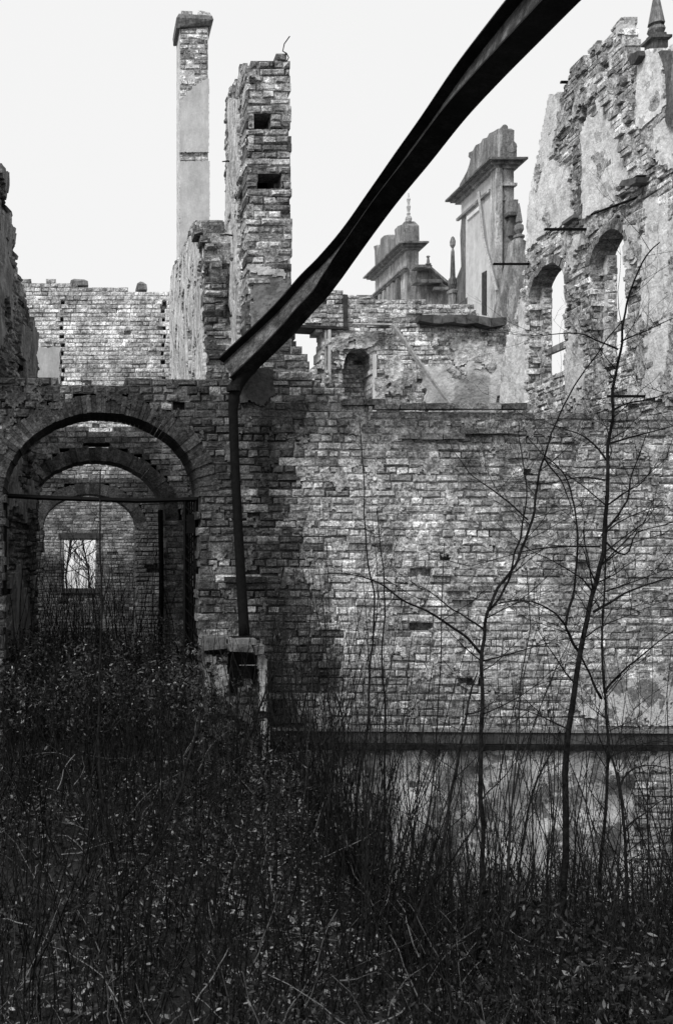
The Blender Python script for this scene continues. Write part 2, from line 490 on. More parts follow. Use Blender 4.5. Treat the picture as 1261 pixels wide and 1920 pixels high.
# ================================================================== the front wall
Y0 = 9.8
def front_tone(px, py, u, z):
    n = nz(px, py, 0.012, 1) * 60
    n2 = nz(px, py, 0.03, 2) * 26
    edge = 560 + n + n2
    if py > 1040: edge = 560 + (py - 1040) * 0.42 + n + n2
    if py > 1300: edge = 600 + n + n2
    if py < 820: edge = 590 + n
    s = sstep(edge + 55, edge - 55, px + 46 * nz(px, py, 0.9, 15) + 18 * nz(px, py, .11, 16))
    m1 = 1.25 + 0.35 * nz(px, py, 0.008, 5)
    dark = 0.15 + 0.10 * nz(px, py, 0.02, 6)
    # the strip between arch and dark patch is a little lighter
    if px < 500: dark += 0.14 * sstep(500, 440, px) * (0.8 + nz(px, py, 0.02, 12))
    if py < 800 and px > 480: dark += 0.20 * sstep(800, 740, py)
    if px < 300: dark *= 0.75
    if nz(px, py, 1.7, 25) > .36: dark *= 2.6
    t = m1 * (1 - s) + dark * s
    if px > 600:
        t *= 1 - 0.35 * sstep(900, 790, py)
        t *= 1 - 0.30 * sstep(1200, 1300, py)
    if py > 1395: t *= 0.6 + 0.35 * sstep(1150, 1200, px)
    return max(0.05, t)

wall = thing('arcade_wall', 'long brick wall across the photo with a round arch at left and a ledge at right', 'wall', W(700, 1650, Y0))
PF = Plane((0, Y0), (1261, Y0))
sc = Y0 / F
A1 = dict(uc=PF.uz(190, 930)[0], zs=PF.uz(190, 930)[1], a=185 * sc, b=157 * sc)
top = [(-120, 700), (0, 704), (60, 708), (130, 716), (232, 719), (234, 710), (400, 712), (440, 704), (470, 690), (500, 684), (578, 686), (584, 702), (604, 714), (620, 716),
       (640, 734), (655, 748), (700, 760), (820, 764), (1000, 766), (1120, 768), (1261, 770), (1420, 772)]
outline = PF.poly(top + [(1420, 1800), (-120, 1800)])
ring1 = 0.19
hole1 = arch_poly(A1['uc'], A1['zs'], A1['a'] + ring1, A1['b'] + ring1, A1['zs'] - 0.001) 
jamb1 = [(A1['uc'] - A1['a'], -3.9), (A1['uc'] - A1['a'], A1['zs'] - 0.001), (A1['uc'] + A1['a'], A1['zs'] - 0.001), (A1['uc'] + A1['a'], -3.9)]
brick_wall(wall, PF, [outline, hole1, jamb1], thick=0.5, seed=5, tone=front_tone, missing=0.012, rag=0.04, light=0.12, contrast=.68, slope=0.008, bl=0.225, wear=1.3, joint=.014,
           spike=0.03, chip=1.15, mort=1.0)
voussoirs(wall, PF, A1['uc'], A1['zs'], A1['a'], A1['b'], ring1, 0.6, 62, tone=0.16, jit=.009)
sheet(wall, 'mortar_smear', PF, [PF.poly([(0, 710), (380, 715), (376, 930), (340, 800), (190, 745), (40, 790), (2, 860)])], cell=0.02, thr=0.30, nscale=6, seed=78, o0=0.0, o1=0.012, wob=.004, mat=M_SMEAR, tone=.22)
# ledge: pale top course, fascia and a black strip painting the shadow line beneath
def band(y0, y1, o, name, mat, tone, x0=508, x1=1420, drop=6):
    R = random.Random(y0); x = x0
    while x < x1:
        xe_ = min(x1, x + (R.uniform(60, 150) if name != 'ledge_shadow' else 460)); f = lambda q: drop * (q - x0) / (x1 - x0)
        w1, w2, w3 = R.uniform(-1, 1.2), R.uniform(-1, 1.2), R.uniform(-1.5, .5)
        if name == 'ledge_shadow': w1 = w2 = w3 = 0
        n_ = 8; xs_ = [x + (xe_ - 0.8 - x) * k / n_ for k in range(n_ + 1)]
        pts = [(q, y0 + f(q) + w1 + (w2 - w1) * k / n_ + (R.uniform(-.5, .9) if name != 'ledge_shadow' else R.uniform(-.15, .2))) for k, q in enumerate(xs_)] + [(xe_ - 0.8, y1 + f(xe_) - .2), (x, y1 + f(x) - .2)]
        prism(wall, name, PF, pts, -0.05, o + R.uniform(-.006, .004), mat, tone * R.uniform(.75, 1.3))
        x = xe_
band(1362, 1369, 0.055, 'ledge_moulding', M_PLASTER, 0.30)
band(1370, 1391, 0.035, 'ledge_fascia', M_STONE, 0.25)
band(1392, 1401, 0.085, 'ledge_shadow', M_IRON, 1.2)  # shadow under the ledge, built as a strip in the iron's black
# plaster left on the wall
low = PF.poly([(508, 1404), (1180, 1408), (1185, 1800), (508, 1800)])
def low_tone(px, py):
    t = 0.50 + 0.55 * nz(px, py, 0.012, 21) + 0.4 * nz(px, py, 0.035, 22)
    t = t * 1.5 * (1.0 - 0.5 * sstep(760, 600, px))
    return max(0.22, t)
sheet(wall, 'plaster', PF, [low], cell=0.028, thr=-0.52, nscale=1.3, seed=2, o0=0.012, o1=0.022, tonef=low_tone, mat=M_MOTTLE)
smear_area = PF.poly([(400, 770), (1261, 790), (1261, 1345), (500, 1345), (400, 1100)])
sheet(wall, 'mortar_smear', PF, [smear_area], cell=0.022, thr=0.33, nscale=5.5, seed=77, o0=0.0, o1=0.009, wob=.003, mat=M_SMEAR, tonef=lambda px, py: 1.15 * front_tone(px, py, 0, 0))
sheet(wall, 'plaster_patch', PF, [PF.poly([(1075, 1285), (1261, 1265), (1300, 1360), (1060, 1360)])], cell=0.026, thr=-0.08, nscale=2.0, seed=8, o0=0.012, o1=0.026, tone=1.0, mat=M_MOTTLE)
sheet(wall, 'plaster_patch', PF, [PF.poly([(1185, 1406), (1300, 1408), (1300, 1450), (1185, 1440)])], cell=0.03, thr=-0.1, nscale=2.0, seed=14, tone=0.7)
sheet(wall, 'render_coat', PF, [PF.poly([(450, 688), (500, 690), (512, 697), (510, 720), (514, 742), (500, 748), (490, 762), (470, 752), (452, 756)])], cell=0.018, thr=-0.8, seed=9, mat=M_PLASTER, tone=0.12, edge=0.0)
# projecting courses that throw dark lines across the top of the wall
g = Geo()
for (x0, x1, y, o) in ((640, 760, 758, .03), (700, 985, 766, .03), (745, 870, 822, .02), (860, 960, 812, .03), (420, 500, 1090, .02), (505, 580, 1352, .04)):
    u0, z0 = PF.uz(x0, y); u1, z1 = PF.uz(x1, y)
    n = int((u1 - u0) / 0.26) + 1
    for i in range(n):
        a = u0 + (u1 - u0) * i / n; b = u0 + (u1 - u0) * (i + 1) / n - 0.01
        zz = z0 + (z1 - z0) * i / n
        p0 = PF.p(a, zz, 0)
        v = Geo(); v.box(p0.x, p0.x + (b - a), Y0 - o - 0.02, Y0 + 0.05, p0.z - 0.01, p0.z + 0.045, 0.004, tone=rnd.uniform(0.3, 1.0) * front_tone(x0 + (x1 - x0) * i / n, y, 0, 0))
        v.build('loose_brick', M_BRICK, wall, origin=p0)

# ================================================================== walls along and behind the arcade
# second arch
Y2 = 13.9
w2 = thing('inner_arch_wall', 'second brick arch seen through the front arch, dark with painted shade', 'wall', W(178, 1300, Y2))
P2 = Plane((0, Y2), (400, Y2)); s2 = Y2 / F
a2 = dict(uc=P2.uz(179, 975)[0], zs=P2.uz(179, 975)[1], a=132 * s2, b=112 * s2)
def t2(px, py, u, z): return (0.46 if py > 830 else 0.40 + 0.5 * sstep(830, 806, py)) + 0.28 * nz(px, py, 0.03, 3) + (0.5 * sstep(310, 330, px))*0.5  # shade of the passage painted into the brick tone
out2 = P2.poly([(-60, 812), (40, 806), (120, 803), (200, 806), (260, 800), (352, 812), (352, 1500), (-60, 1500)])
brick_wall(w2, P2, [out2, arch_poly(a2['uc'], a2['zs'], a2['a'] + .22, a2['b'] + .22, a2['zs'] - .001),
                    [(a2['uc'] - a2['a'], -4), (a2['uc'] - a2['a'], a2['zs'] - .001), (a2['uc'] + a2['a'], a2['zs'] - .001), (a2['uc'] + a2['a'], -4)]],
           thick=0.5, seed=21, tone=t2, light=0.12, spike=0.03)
voussoirs(w2, P2, a2['uc'], a2['zs'], a2['a'], a2['b'], 0.2, 0.55, 36, tone=0.22, jit=.02, seed=4)
# back-left wall with the third arch
Y3 = 18.0
w3 = thing('back_brick_wall', 'pale brick wall with two toothed vertical chases rising behind the front arch', 'wall', W(180, 1250, Y3))
P3 = Plane((0, Y3), (400, Y3)); s3 = Y3 / F
a3 = dict(uc=P3.uz(168, 990)[0], zs=P3.uz(168, 990)[1], a=88 * s3, b=64 * s3)
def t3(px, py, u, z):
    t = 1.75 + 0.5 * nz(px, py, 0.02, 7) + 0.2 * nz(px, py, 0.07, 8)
    t *= 1 - 0.70 * sstep(860, 905, py)  # brick seen through the arches is painted darker for the shade there
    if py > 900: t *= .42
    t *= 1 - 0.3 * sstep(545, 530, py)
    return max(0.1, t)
chase = []
for k in range(0, 64, 2):
    for (xa, xb) in ((112, 121), (303, 312)):
        ua, ub = P3.uz(xa, 600)[0], P3.uz(xb, 600)[0]; za = P3.uz(112, 712)[1]
        kk0 = int(za / .077); zq = (kk0 + k) * .077
        if P3.px(ua, zq + .077)[1] > 548: chase.append([(ua, zq + .004), (ub, zq + .004), (ub, zq + .073), (ua, zq + .073)])
for (xa, xb) in ((108, 125), (299, 316)):
    pbox(w3, 'chase_shade', P3, P3.uz(xa, 600)[0], P3.uz(xb, 600)[0], P3.uz(112, 720)[1], P3.uz(112, 552)[1], -.34, -.12, M_DARKST, 1.5)  # near-black backing paints the shade in the chase holes
out3 = P3.poly([(-90, 498), (20, 512), (44, 524), (60, 528), (86, 529), (88, 521), (103, 521), (105, 532), (185, 538), (250, 544), (322, 543), (340, 560), (340, 1500), (-90, 1500)])
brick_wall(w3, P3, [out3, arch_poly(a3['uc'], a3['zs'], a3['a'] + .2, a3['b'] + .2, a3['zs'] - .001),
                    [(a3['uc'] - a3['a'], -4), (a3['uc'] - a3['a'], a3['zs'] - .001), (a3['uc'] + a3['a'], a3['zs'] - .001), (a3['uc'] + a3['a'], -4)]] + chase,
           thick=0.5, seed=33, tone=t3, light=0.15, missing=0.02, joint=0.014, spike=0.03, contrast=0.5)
voussoirs(w3, P3, a3['uc'], a3['zs'], a3['a'], a3['b'], .2, 0.55, 30, tone=0.15, seed=5)
sheet(w3, 'plaster_patch', P3, [P3.poly([(66, 652), (110, 655), (110, 720), (66, 720)])], cell=0.05, thr=-0.9, seed=6, mat=M_SMOOTH, tone=0.85)
for (x0, x1, y0, y1, lb) in ((131, 166, 523, 536, 'rounded stone block lying on the back brick wall, widest of the lumps on top'),
                             (255, 276, 528, 544, 'small square brick block on top of the back brick wall beside the chimney side')):
    g = Geo(); a = W(x0, y1, Y3 + .1); b = W(x1, y0, Y3 + .1)
    w_, h_ = b.x - a.x, b.z - a.z
    g.add([(a.x, Y3 + .05, a.z), (b.x, Y3 + .05, a.z), (b.x, Y3 + .4, a.z), (a.x, Y3 + .4, a.z),
           (a.x + .02, Y3 + .04, a.z + h_ * .7), (b.x - .01, Y3 + .06, a.z + h_ * .6), (b.x - .02, Y3 + .38, a.z + h_ * .7), (a.x + .01, Y3 + .4, a.z + h_ * .65),
           (a.x + .08, Y3 + .09, b.z), (b.x - .07, Y3 + .1, b.z - .01), (b.x - .08, Y3 + .33, b.z), (a.x + .09, Y3 + .35, b.z - .02)],
          [(0, 1, 5, 4), (1, 2, 6, 5), (2, 3, 7, 6), (3, 0, 4, 7), (4, 5, 9, 8), (5, 6, 10, 9), (6, 7, 11, 10), (7, 4, 8, 11), (8, 9, 10, 11), (3, 2, 1, 0)], 0.9)
    tag(g.build('stone_block', M_STONE, origin=((a.x + b.x) / 2, Y3 + .2, a.z)), lb, 'stone')
# end wall with the bright window
Y4 = 25.0
w4 = thing('end_wall', 'brick wall closing the arcade with one small bright square opening', 'wall', W(150, 1150, Y4))
P4 = Plane((0, Y4), (400, Y4))
out4 = P4.poly([(20, 880), (340, 880), (340, 1300), (20, 1300)])
win4 = P4.poly([(121, 1010), (180, 1010), (179, 1103), (121, 1103)])
brick_wall(w4, P4, [out4, win4], thick=0.4, seed=44, tone=lambda px, py, u, z: 0.72 - 0.45 * sstep(1010, 1070, py) + 0.25 * nz(px, py, 0.03, 4), rag=0.0, n_single=60, light=.12)  # lower courses carry painted shade of the passage
pbox(w4, 'lintel', P4, win4[0][0] - .15, win4[1][0] + .15, win4[0][1] + 0.003, win4[0][1] + 0.14, -0.3, 0.03, M_DARKST)
pbox(w4, 'window_sill', P4, win4[3][0] - .1, win4[2][0] + .1, win4[3][1] - 0.12, win4[3][1] - 0.003, -0.3, 0.06, M_DARKST)

# left side wall, seen at a grazing angle
wL = thing('left_side_wall', 'dark ragged wall running away at the left edge of the photo', 'wall', W(-20, 1250, 10.6))
PL = Plane((-90, 10.45), (70, 13.85))
outL = PL.poly([(-90, 150), (-30, 270), (0, 312), (9, 322), (10, 345), (8, 356), (14, 370), (14, 378), (10, 384), (19, 400), (23, 436), (28, 468), (34, 505), (44, 538), (52, 575), (60, 610), (67, 640), (70, 672), (70, 1450), (-90, 1450)])
brick_wall(wL, PL, [outL], thick=0.4, seed=51, tone=lambda px, py, u, z: max(.12, 0.42 + 0.7 * nz(u, z * .35, 1.6, 4) + .3 * nz(u, z, 5, 3)) * (0.5 if py > 780 else 1), missing=0.09, chip=2.5, spike=0.3, rag=0.12, light=.05)  # lower part halved in tone, painting the shade inside the arcade
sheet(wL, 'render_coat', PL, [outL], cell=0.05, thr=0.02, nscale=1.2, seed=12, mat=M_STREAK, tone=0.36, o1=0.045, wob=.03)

# right side wall of the arcade: long pale left face and a broken brick end
wS = thing('cross_wall', 'ruined wall stub left of the tall brick pier, pale side and stepped brick end', 'wall', W(390, 1250, 11.3))
PS = Plane((387, 11.2), (321, 17.75))
outS = PS.poly([(319, 545), (324, 508), (330, 492), (338, 484), (342, 468), (350, 448), (356, 428), (366, 420), (380, 424), (386, 450), (388, 1450), (319, 1400)])
brick_wall(wS, PS, [outS], thick=0.28, seed=61, tone=lambda px, py, u, z: (1.0 + 0.4 * nz(u, z, 1.5, 3)) * (0.3 if py > 760 else 1), missing=0.05, chip=2.2, spike=0.15, rag=0.06, n_single=200)  # low tone below paints the arcade's shade onto this side
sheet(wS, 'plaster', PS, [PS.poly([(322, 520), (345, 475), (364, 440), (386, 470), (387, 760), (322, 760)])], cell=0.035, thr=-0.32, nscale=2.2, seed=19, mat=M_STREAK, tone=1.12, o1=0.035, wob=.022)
PSf = Plane((300, 11.2), (500, 11.2), off=0.03)
outSf = PSf.poly([(386, 1400), (388, 720), (386, 600), (383, 470), (380, 440), (358, 430), (360, 423), (380, 424), (386, 446), (390, 458), (404, 458), (405, 466), (417, 470), (418, 488), (412, 498), (413, 506), (423, 509), (422, 690), (422, 1400)])
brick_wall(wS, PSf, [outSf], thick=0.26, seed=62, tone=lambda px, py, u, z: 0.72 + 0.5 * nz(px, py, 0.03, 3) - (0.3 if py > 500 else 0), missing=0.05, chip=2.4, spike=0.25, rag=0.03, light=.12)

# ================================================================== tall brick pier
YP = 10.2
pier = thing('brick_pier', 'tall ruined brick pier with two dark square holes, right of the slender chimney', 'pier', W(500, 700, YP))
PP = Plane((400, YP), (600, YP))
XP = PP.p(PP.uz(463, 500)[0], 0).x
depthP = 1.5
outP = PP.poly([(463, 760), (463, 165), (468, 150), (470, 140), (470, 111), (512, 111), (513, 133), (516, 133), (517, 104), (539, 107), (543, 122), (545, 300), (546, 618), (553, 621), (553, 640), (560, 643), (561, 655), (568, 658), (569, 668), (579, 672), (579, 760)])
hol = [PP.poly([(475, 207), (508, 209), (507, 238), (500, 246), (476, 240)]), PP.poly([(481, 331), (529, 331), (526, 359), (484, 359)])]
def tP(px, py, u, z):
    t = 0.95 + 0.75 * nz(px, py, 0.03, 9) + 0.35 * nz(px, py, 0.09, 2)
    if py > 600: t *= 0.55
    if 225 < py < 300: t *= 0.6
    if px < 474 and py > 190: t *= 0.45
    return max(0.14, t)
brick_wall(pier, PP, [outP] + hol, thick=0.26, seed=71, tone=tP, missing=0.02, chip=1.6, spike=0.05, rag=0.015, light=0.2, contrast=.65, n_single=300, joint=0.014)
PPl = Plane((464.5, YP + .01), (464.5 - (464.5 - VX) * (1 - YP / (YP + depthP)), YP + depthP))
outPl = PPl.poly([(464, 760), (464, 160), (470, 140), (462, 137), (455, 127), (447, 127), (445, 152), (436, 155), (433, 168), (426, 172), (423, 185), (423, 760)])
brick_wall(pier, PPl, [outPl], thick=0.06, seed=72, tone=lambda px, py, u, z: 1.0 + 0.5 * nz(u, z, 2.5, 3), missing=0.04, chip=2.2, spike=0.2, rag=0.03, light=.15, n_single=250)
sheet(pier, 'plaster', PPl, [PPl.poly([(451, 745), (450, 190), (427, 190), (424, 745)])], cell=0.03, thr=-0.38, nscale=2.0, seed=23, mat=M_STREAK, tone=1.05, o1=0.03, wob=.02)
g = Geo(); zt = W(500, 150, YP + .3).z
g.box(XP + .07, W(545, 0, YP).x - .125, YP + .6, YP + depthP, -2, zt - .25)
g.build('inner_shade_core', M_DARKST, pier)  # near-black core, painted shade inside the two holes
g = Geo(); g.box(W(545, 0, YP).x - .12, W(545, 0, YP).x - .004, YP + .262, YP + 1.095, -2, zt - .1)
g.build('right_side', M_STONE, pier)
sheet(pier, 'render_coat', PP, [PP.poly([(470, 506), (544, 522), (545, 622), (470, 625)])], cell=0.022, thr=-0.62, nscale=2, seed=29, mat=M_PLASTER, tone=0.34, edge=.02, o1=.02)
sheet(pier, 'plaster_edge', PP, [PP.poly([(468, 500), (544, 508), (544, 524), (468, 512)])], cell=0.02, thr=-0.25, nscale=3, seed=30, mat=M_PLASTER, tone=0.9, o1=.035)
g = Geo(); g.tube([W(536, 118, YP), W(541, 108, YP), W(537, 100, YP), (W(530, 96, YP)), W(533, 82, YP), W(543, 68, YP)], 0.006, 5)
tag(g.build('bent_wire', M_IRON2, origin=W(536, 118, YP)), 'thin bent wire sticking up from the top of the tall brick pier', 'wire')
for (x0, x1, y) in ((417, 438, 303), (413, 436, 441)):
    g = Geo(); g.tube([W(x0, y, 11), W((x0 + x1) / 2, y - 1, 11.05), W(x1 + 3, y + 1, 11.1)], [.006, .009, .011], 5)
    tag(g.build('iron_spike', M_IRON2, origin=W(x1, y, 11.1)), ('upper' if y < 400 else 'lower') + ' thin iron spike sticking out of the pale side of the brick pier', 'spike')

# ================================================================== slender chimney
YC = 16.6
ch = thing('chimney', 'slender tall chimney with smooth render, brick showing near its capped top', 'chimney', W(362, 600, YC))
PC = Plane((300, YC), (450, YC))
cx0, cx1 = W(337, 0, YC).x, W(390, 0, YC).x
zc = lambda y: W(0, y, YC).z
g = Geo(); g.box(cx0, cx1, YC + .001, YC + .52, -3, zc(45)); g.build('shaft_core', M_PLASTER, ch)
def tc(px, py, u, z): return 1.35 + .4 * nz(px, py, .05, 3)
brick_wall(ch, PC, [PC.poly([(337, 52), (390, 52), (390, 150), (368, 158), (352, 170), (338, 190)])], thick=0.03, depth_in=0.012, seed=81, tone=tc, missing=.0, chip=1.3, rag=0.0, light=.12, course=.085, bl=.25, joint=.016)
brick_wall(ch, PC, [PC.poly([(337, 287), (390, 287), (390, 304), (337, 304)])], thick=0.03, depth_in=0.008, seed=82, tone=tc, missing=0, chip=1.6, rag=0, course=.085)
PCl = Plane((337, YC), (332.5, YC + .52 * 1.0))
sheet(ch, 'render_coat', PC, [PC.poly([(336.5, 195), (350, 180), (368, 162), (390.5, 149), (390.5, 287), (336.5, 286)])], cell=0.018, thr=-1.2, seed=35, mat=M_SMOOTH, tone=1.0, edge=.03, o0=.03, o1=.042)
sheet(ch, 'render_coat', PC, [PC.poly([(336.5, 304), (390.5, 303), (390.5, 720), (336.5, 720)])], cell=0.02, thr=-1.2, seed=36, mat=M_SMOOTH, tone=1.0, o0=.03, o1=.042)
g = Geo()
g.add([(cx0 - .045, YC - .05, zc(54)), (cx1 + .03, YC - .05, zc(50)), (cx1 + .03, YC + .56, zc(50)), (cx0 - .045, YC + .56, zc(54)),
       (cx0 - .06, YC - .09, zc(38)), (cx1 + .08, YC - .09, zc(42)), (cx1 + .08, YC + .6, zc(42)), (cx0 - .06, YC + .6, zc(38)),
       (cx0 - .02, YC - .06, zc(29)), (cx1 + .06, YC - .06, zc(33)), (cx1 + .06, YC + .58, zc(33)), (cx0 - .02, YC + .58, zc(29))],
      [(3, 2, 1, 0), (0, 1, 5, 4), (1, 2, 6, 5), (2, 3, 7, 6), (3, 0, 4, 7), (4, 5, 9, 8), (5, 6, 10, 9), (6, 7, 11, 10), (7, 4, 8, 11), (8, 9, 10, 11)], 0.8)
g.build('cap', M_STONE, ch)
for (x0, x1, y0, y1, dy) in ((340, 361, 20, 30, 1), (372, 396, 19, 29, 5)):
    g = Geo(); a = W(x0, y1, YC); b = W(x1, y0, YC)
    g.add([(a.x, YC, a.z), (b.x, YC, a.z - dy * .009), (b.x, YC + .14, a.z - dy * .009), (a.x, YC + .14, a.z), (a.x, YC, b.z), (b.x, YC, b.z - dy * .009), (b.x, YC + .14, b.z - dy * .009), (a.x, YC + .14, b.z)],
          [(3, 2, 1, 0), (4, 5, 6, 7), (0, 1, 5, 4), (1, 2, 6, 5), (2, 3, 7, 6), (3, 0, 4, 7)], 1.5)
    g.build('cap_brick', M_BRICK, ch)
g = Geo(); a = W(331, 0, YC).x
g.add([(cx0 - .06, YC - .06, zc(56)), (cx0, YC - .06, zc(56)), (cx0, YC + .5, zc(56)), (cx0 - .06, YC + .5, zc(56)), (cx0 - .06, YC - .06, zc(36)), (cx0, YC - .06, zc(36)), (cx0, YC + .5, zc(36)), (cx0 - .06, YC + .5, zc(36))],
      [(3, 2, 1, 0), (4, 5, 6, 7), (0, 1, 5, 4), (1, 2, 6, 5), (2, 3, 7, 6), (3, 0, 4, 7)], .5)
g.build('cap_side', M_STONE, ch)

# ================================================================== back right wall
YB = 16.5
wb = thing('back_rubble_wall', 'low rubble and brick wall behind the front wall with arched niche and open gap', 'wall', W(750, 900, YB))
PB = Plane((500, YB), (960, YB))
outB = PB.poly([(535, 552), (598, 548), (602, 543), (640, 548), (648, 553), (690, 553), (700, 558), (745, 563), (800, 566), (850, 570), (884, 572), (893, 584), (896, 592), (948, 596), (960, 640), (962, 900), (535, 900)])
gap = PB.poly([(535, 614), (607, 619), (606, 640), (602, 668), (603, 682), (590, 690), (578, 700), (535, 700)])
nu, nzs = PB.uz(670, 690); sB = YB / F
na = 27 * sB; nb_ = 38 * sB
niche = arch_poly(nu, nzs, na + .13, nb_ + .13, nzs - .001)
nichej = [(nu - na, -2), (nu - na, nzs - .001), (nu + na, nzs - .001), (nu + na, -2)]
def tB(px, py, u, z):
    t = 1.25 + 0.4 * nz(px, py, 0.02, 3)
    if py < 618: t *= 1.05
    else: t *= 1.25
    if px < 645 and py < 615: t *= 0.9
    return max(.2, t)
brick_wall(wb, PB, [outB, gap, niche, nichej], thick=0.45, seed=91, tone=tB, missing=0.025, chip=1.6, spike=0.08, rag=0.03, contrast=.75, light=.1)
voussoirs(wb, PB, nu, nzs, na, nb_, .13, .45, 15, tone=1.2, seed=6, jit=.02)
PBn = Plane((500, YB + .42), (960, YB + .42))
brick_wall(wb, PBn, [PBn.poly([(630, 640), (712, 640), (712, 800), (630, 800)])], thick=.1, seed=92, tone=lambda px, py, u, z: 0.75 if px < 668 else 1.0, chip=1.5, n_single=60)
def tpl(px, py): return (1.0 + .25 * nz(px, py, .03, 7)) * (0.62 if (px > 845 and py > 705 and px < 915) else 1)
sheet(wb, 'plaster', PB, [PB.poly([(700, 640), (745, 625), (820, 628), (900, 640), (948, 650), (960, 780), (700, 780)])], cell=0.03, thr=0.0, nscale=1.9, seed=41, tonef=tpl, o1=.06, wob=.05, mat=M_RUBBLE)
sheet(wb, 'plaster', PB, [PB.poly([(790, 690), (870, 690), (880, 660), (930, 665), (950, 780), (800, 780)])], cell=0.04, thr=-0.3, nscale=1.1, seed=47, tonef=tpl, o0=.03, o1=.09, wob=.02)
sheet(wb, 'plaster', PB, [PB.poly([(608, 640), (640, 628), (740, 622), (735, 645), (705, 655), (640, 655), (640, 780), (612, 780)])], cell=0.03, thr=-0.05, nscale=3.0, seed=42, tone=1.05, o1=.07, wob=.05, mat=M_RUBBLE)
pbox(wb, 'reveal_edge', PB, PB.uz(698, 700)[0], PB.uz(704, 700)[0], PB.uz(700, 775)[1], PB.uz(700, 665)[1], 0, .05, M_SMOOTH, 1.25)
pbox(wb, 'jamb_moulding', PB, PB.uz(607.5, 700)[0], PB.uz(611, 700)[0], PB.uz(600, 720)[1], PB.uz(600, 620)[1], -.3, .05, M_STONE, 1.2)
pbox(wb, 'jamb_moulding', PB, PB.uz(613, 700)[0], PB.uz(618, 700)[0], PB.uz(600, 720)[1], PB.uz(600, 620)[1], -.1, .07, M_SMOOTH, 1.0)
prism(wb, 'iron_lintel', PB, [(535, 609), (652, 616), (652, 620), (535, 614)], -.4, .07, M_DARKST, .8)
prism(wb, 'iron_strap', PB, [(642, 553), (650, 554), (651, 615), (643, 614)], -.01, .05, M_DARKST, 1.2)
# broken dark slab on top
g = Geo()
xs = [787, 812, 830, 850, 875, 895, 920, 950]
tops = [590, 589, 592, 590, 589, 592, 596, 594]; bots = [600, 605, 606, 604, 607, 606, 613, 608]
for i in range(len(xs) - 1):
    a0, b0 = W(xs[i] + .6, bots[i], YB - .22), W(xs[i + 1] - .6, bots[i + 1], YB - .22)
    a1, b1 = W(xs[i] + .6, tops[i], YB - .22), W(xs[i + 1] - .6, tops[i + 1], YB - .22)
    v = Geo(); D = Vector((0, .5, 0)); j = Vector((0, rnd.uniform(-.04, .04), 0))
    v.hexa([a0 + j, b0 + j, b0 + D, a0 + D, a1 + j, b1 + j, b1 + D, a1 + D], rnd.uniform(1.3, 2.6))
    v.build('slab', M_DARKST, wb)
g = Geo(); g.tube([W(735, 609, 16.2), W(762, 646, 16.1), W(800, 700, 15.95), W(842, 757, 15.8)], [.035, .035, .032, .028], 4)
tag(g.build('leaning_plank', M_WOOD, origin=W(842, 757, 15.8)), 'long thin plank leaning diagonally against the rubble wall', 'plank')
g = Geo(); g.tube([W(660, 608, 16.3), W(735, 609, 16.3)], .02, 4)
tag(g.build('wooden_batten', M_WOOD, origin=W(660, 608, 16.3)), 'thin horizontal batten on the back wall left of the leaning plank', 'batten')

# ================================================================== the big gable wall at right
XG = 6.6
def GY(px): return XG * F / (px - VX)
gw = thing('gable_wall', 'tall ruined gable wall at right with two arched windows and broken plaster', 'wall', (XG, 12.5, -3))
PG = Plane((945, GY(945)), (1340, GY(1340)))
outG = PG.poly([(940, 900), (940, 700), (956, 625), (970, 575), (982, 520), (986, 470), (992, 405), (1000, 332), (1010, 292), (1020, 240), (1026, 215), (1032, 180), (1044, 173), (1050, 186), (1058, 160), (1072, 124),
                (1100, 103), (1112, 92), (1130, 74), (1146, 56), (1152, 44), (1160, 42), (1161, 76), (1166, 80), (1168, 104), (1207, 100), (1212, 98), (1340, 80), (1340, 900)])
TG = 0.30
def gwin(far, near, spring, apex, bottom):
    uf, un = PG.uz(far, spring)[0], PG.uz(near, spring)[0]
    mid = (far + near) / 2
    zs_ = PG.uz(mid, spring)[1]; za = PG.uz(mid, apex)[1]; zb = PG.uz(mid, bottom)[1]
    return dict(uc=(uf + un) / 2, a=abs(un - uf) / 2, zs=zs_, b=za - zs_, zb=zb)
gws = [gwin(989, 1058, 552, 496, 706), gwin(1104, 1174, 492, 432, 668)]
holes = []
for w in gws:
    holes.append(arch_poly(w['uc'], w['zs'], w['a'] + .12, w['b'] + .12, w['zs'] - .001))
    holes.append([(w['uc'] - w['a'], w['zb']), (w['uc'] - w['a'], w['zs'] - .001), (w['uc'] + w['a'], w['zs'] - .001), (w['uc'] + w['a'], w['zb'])])
holes.append(PG.poly([(1083, 222), (1085, 205), (1092, 196), (1100, 203), (1101, 228), (1096, 243), (1086, 244)]))
def tG(px, py, u, z):
    return max(.5, 1.22 + 0.45 * nz(u, z, 1.3, 3) + 0.3 * nz(u, z, 4, 4))
brick_wall(gw, PG, [outG] + holes, thick=lambda px, py: .2 if py < 108 else TG, seed=101, tone=tG, missing=0.05, chip=1.8, spike=0.14, rag=0.06, contrast=.8, light=.1, n_single=300, mort=1.5)
for i, w in enumerate(gws):
    voussoirs(gw, PG, w['uc'], w['zs'], w['a'], w['b'], .12, TG, 14, tone=0.75, seed=7 + i, jit=.015)
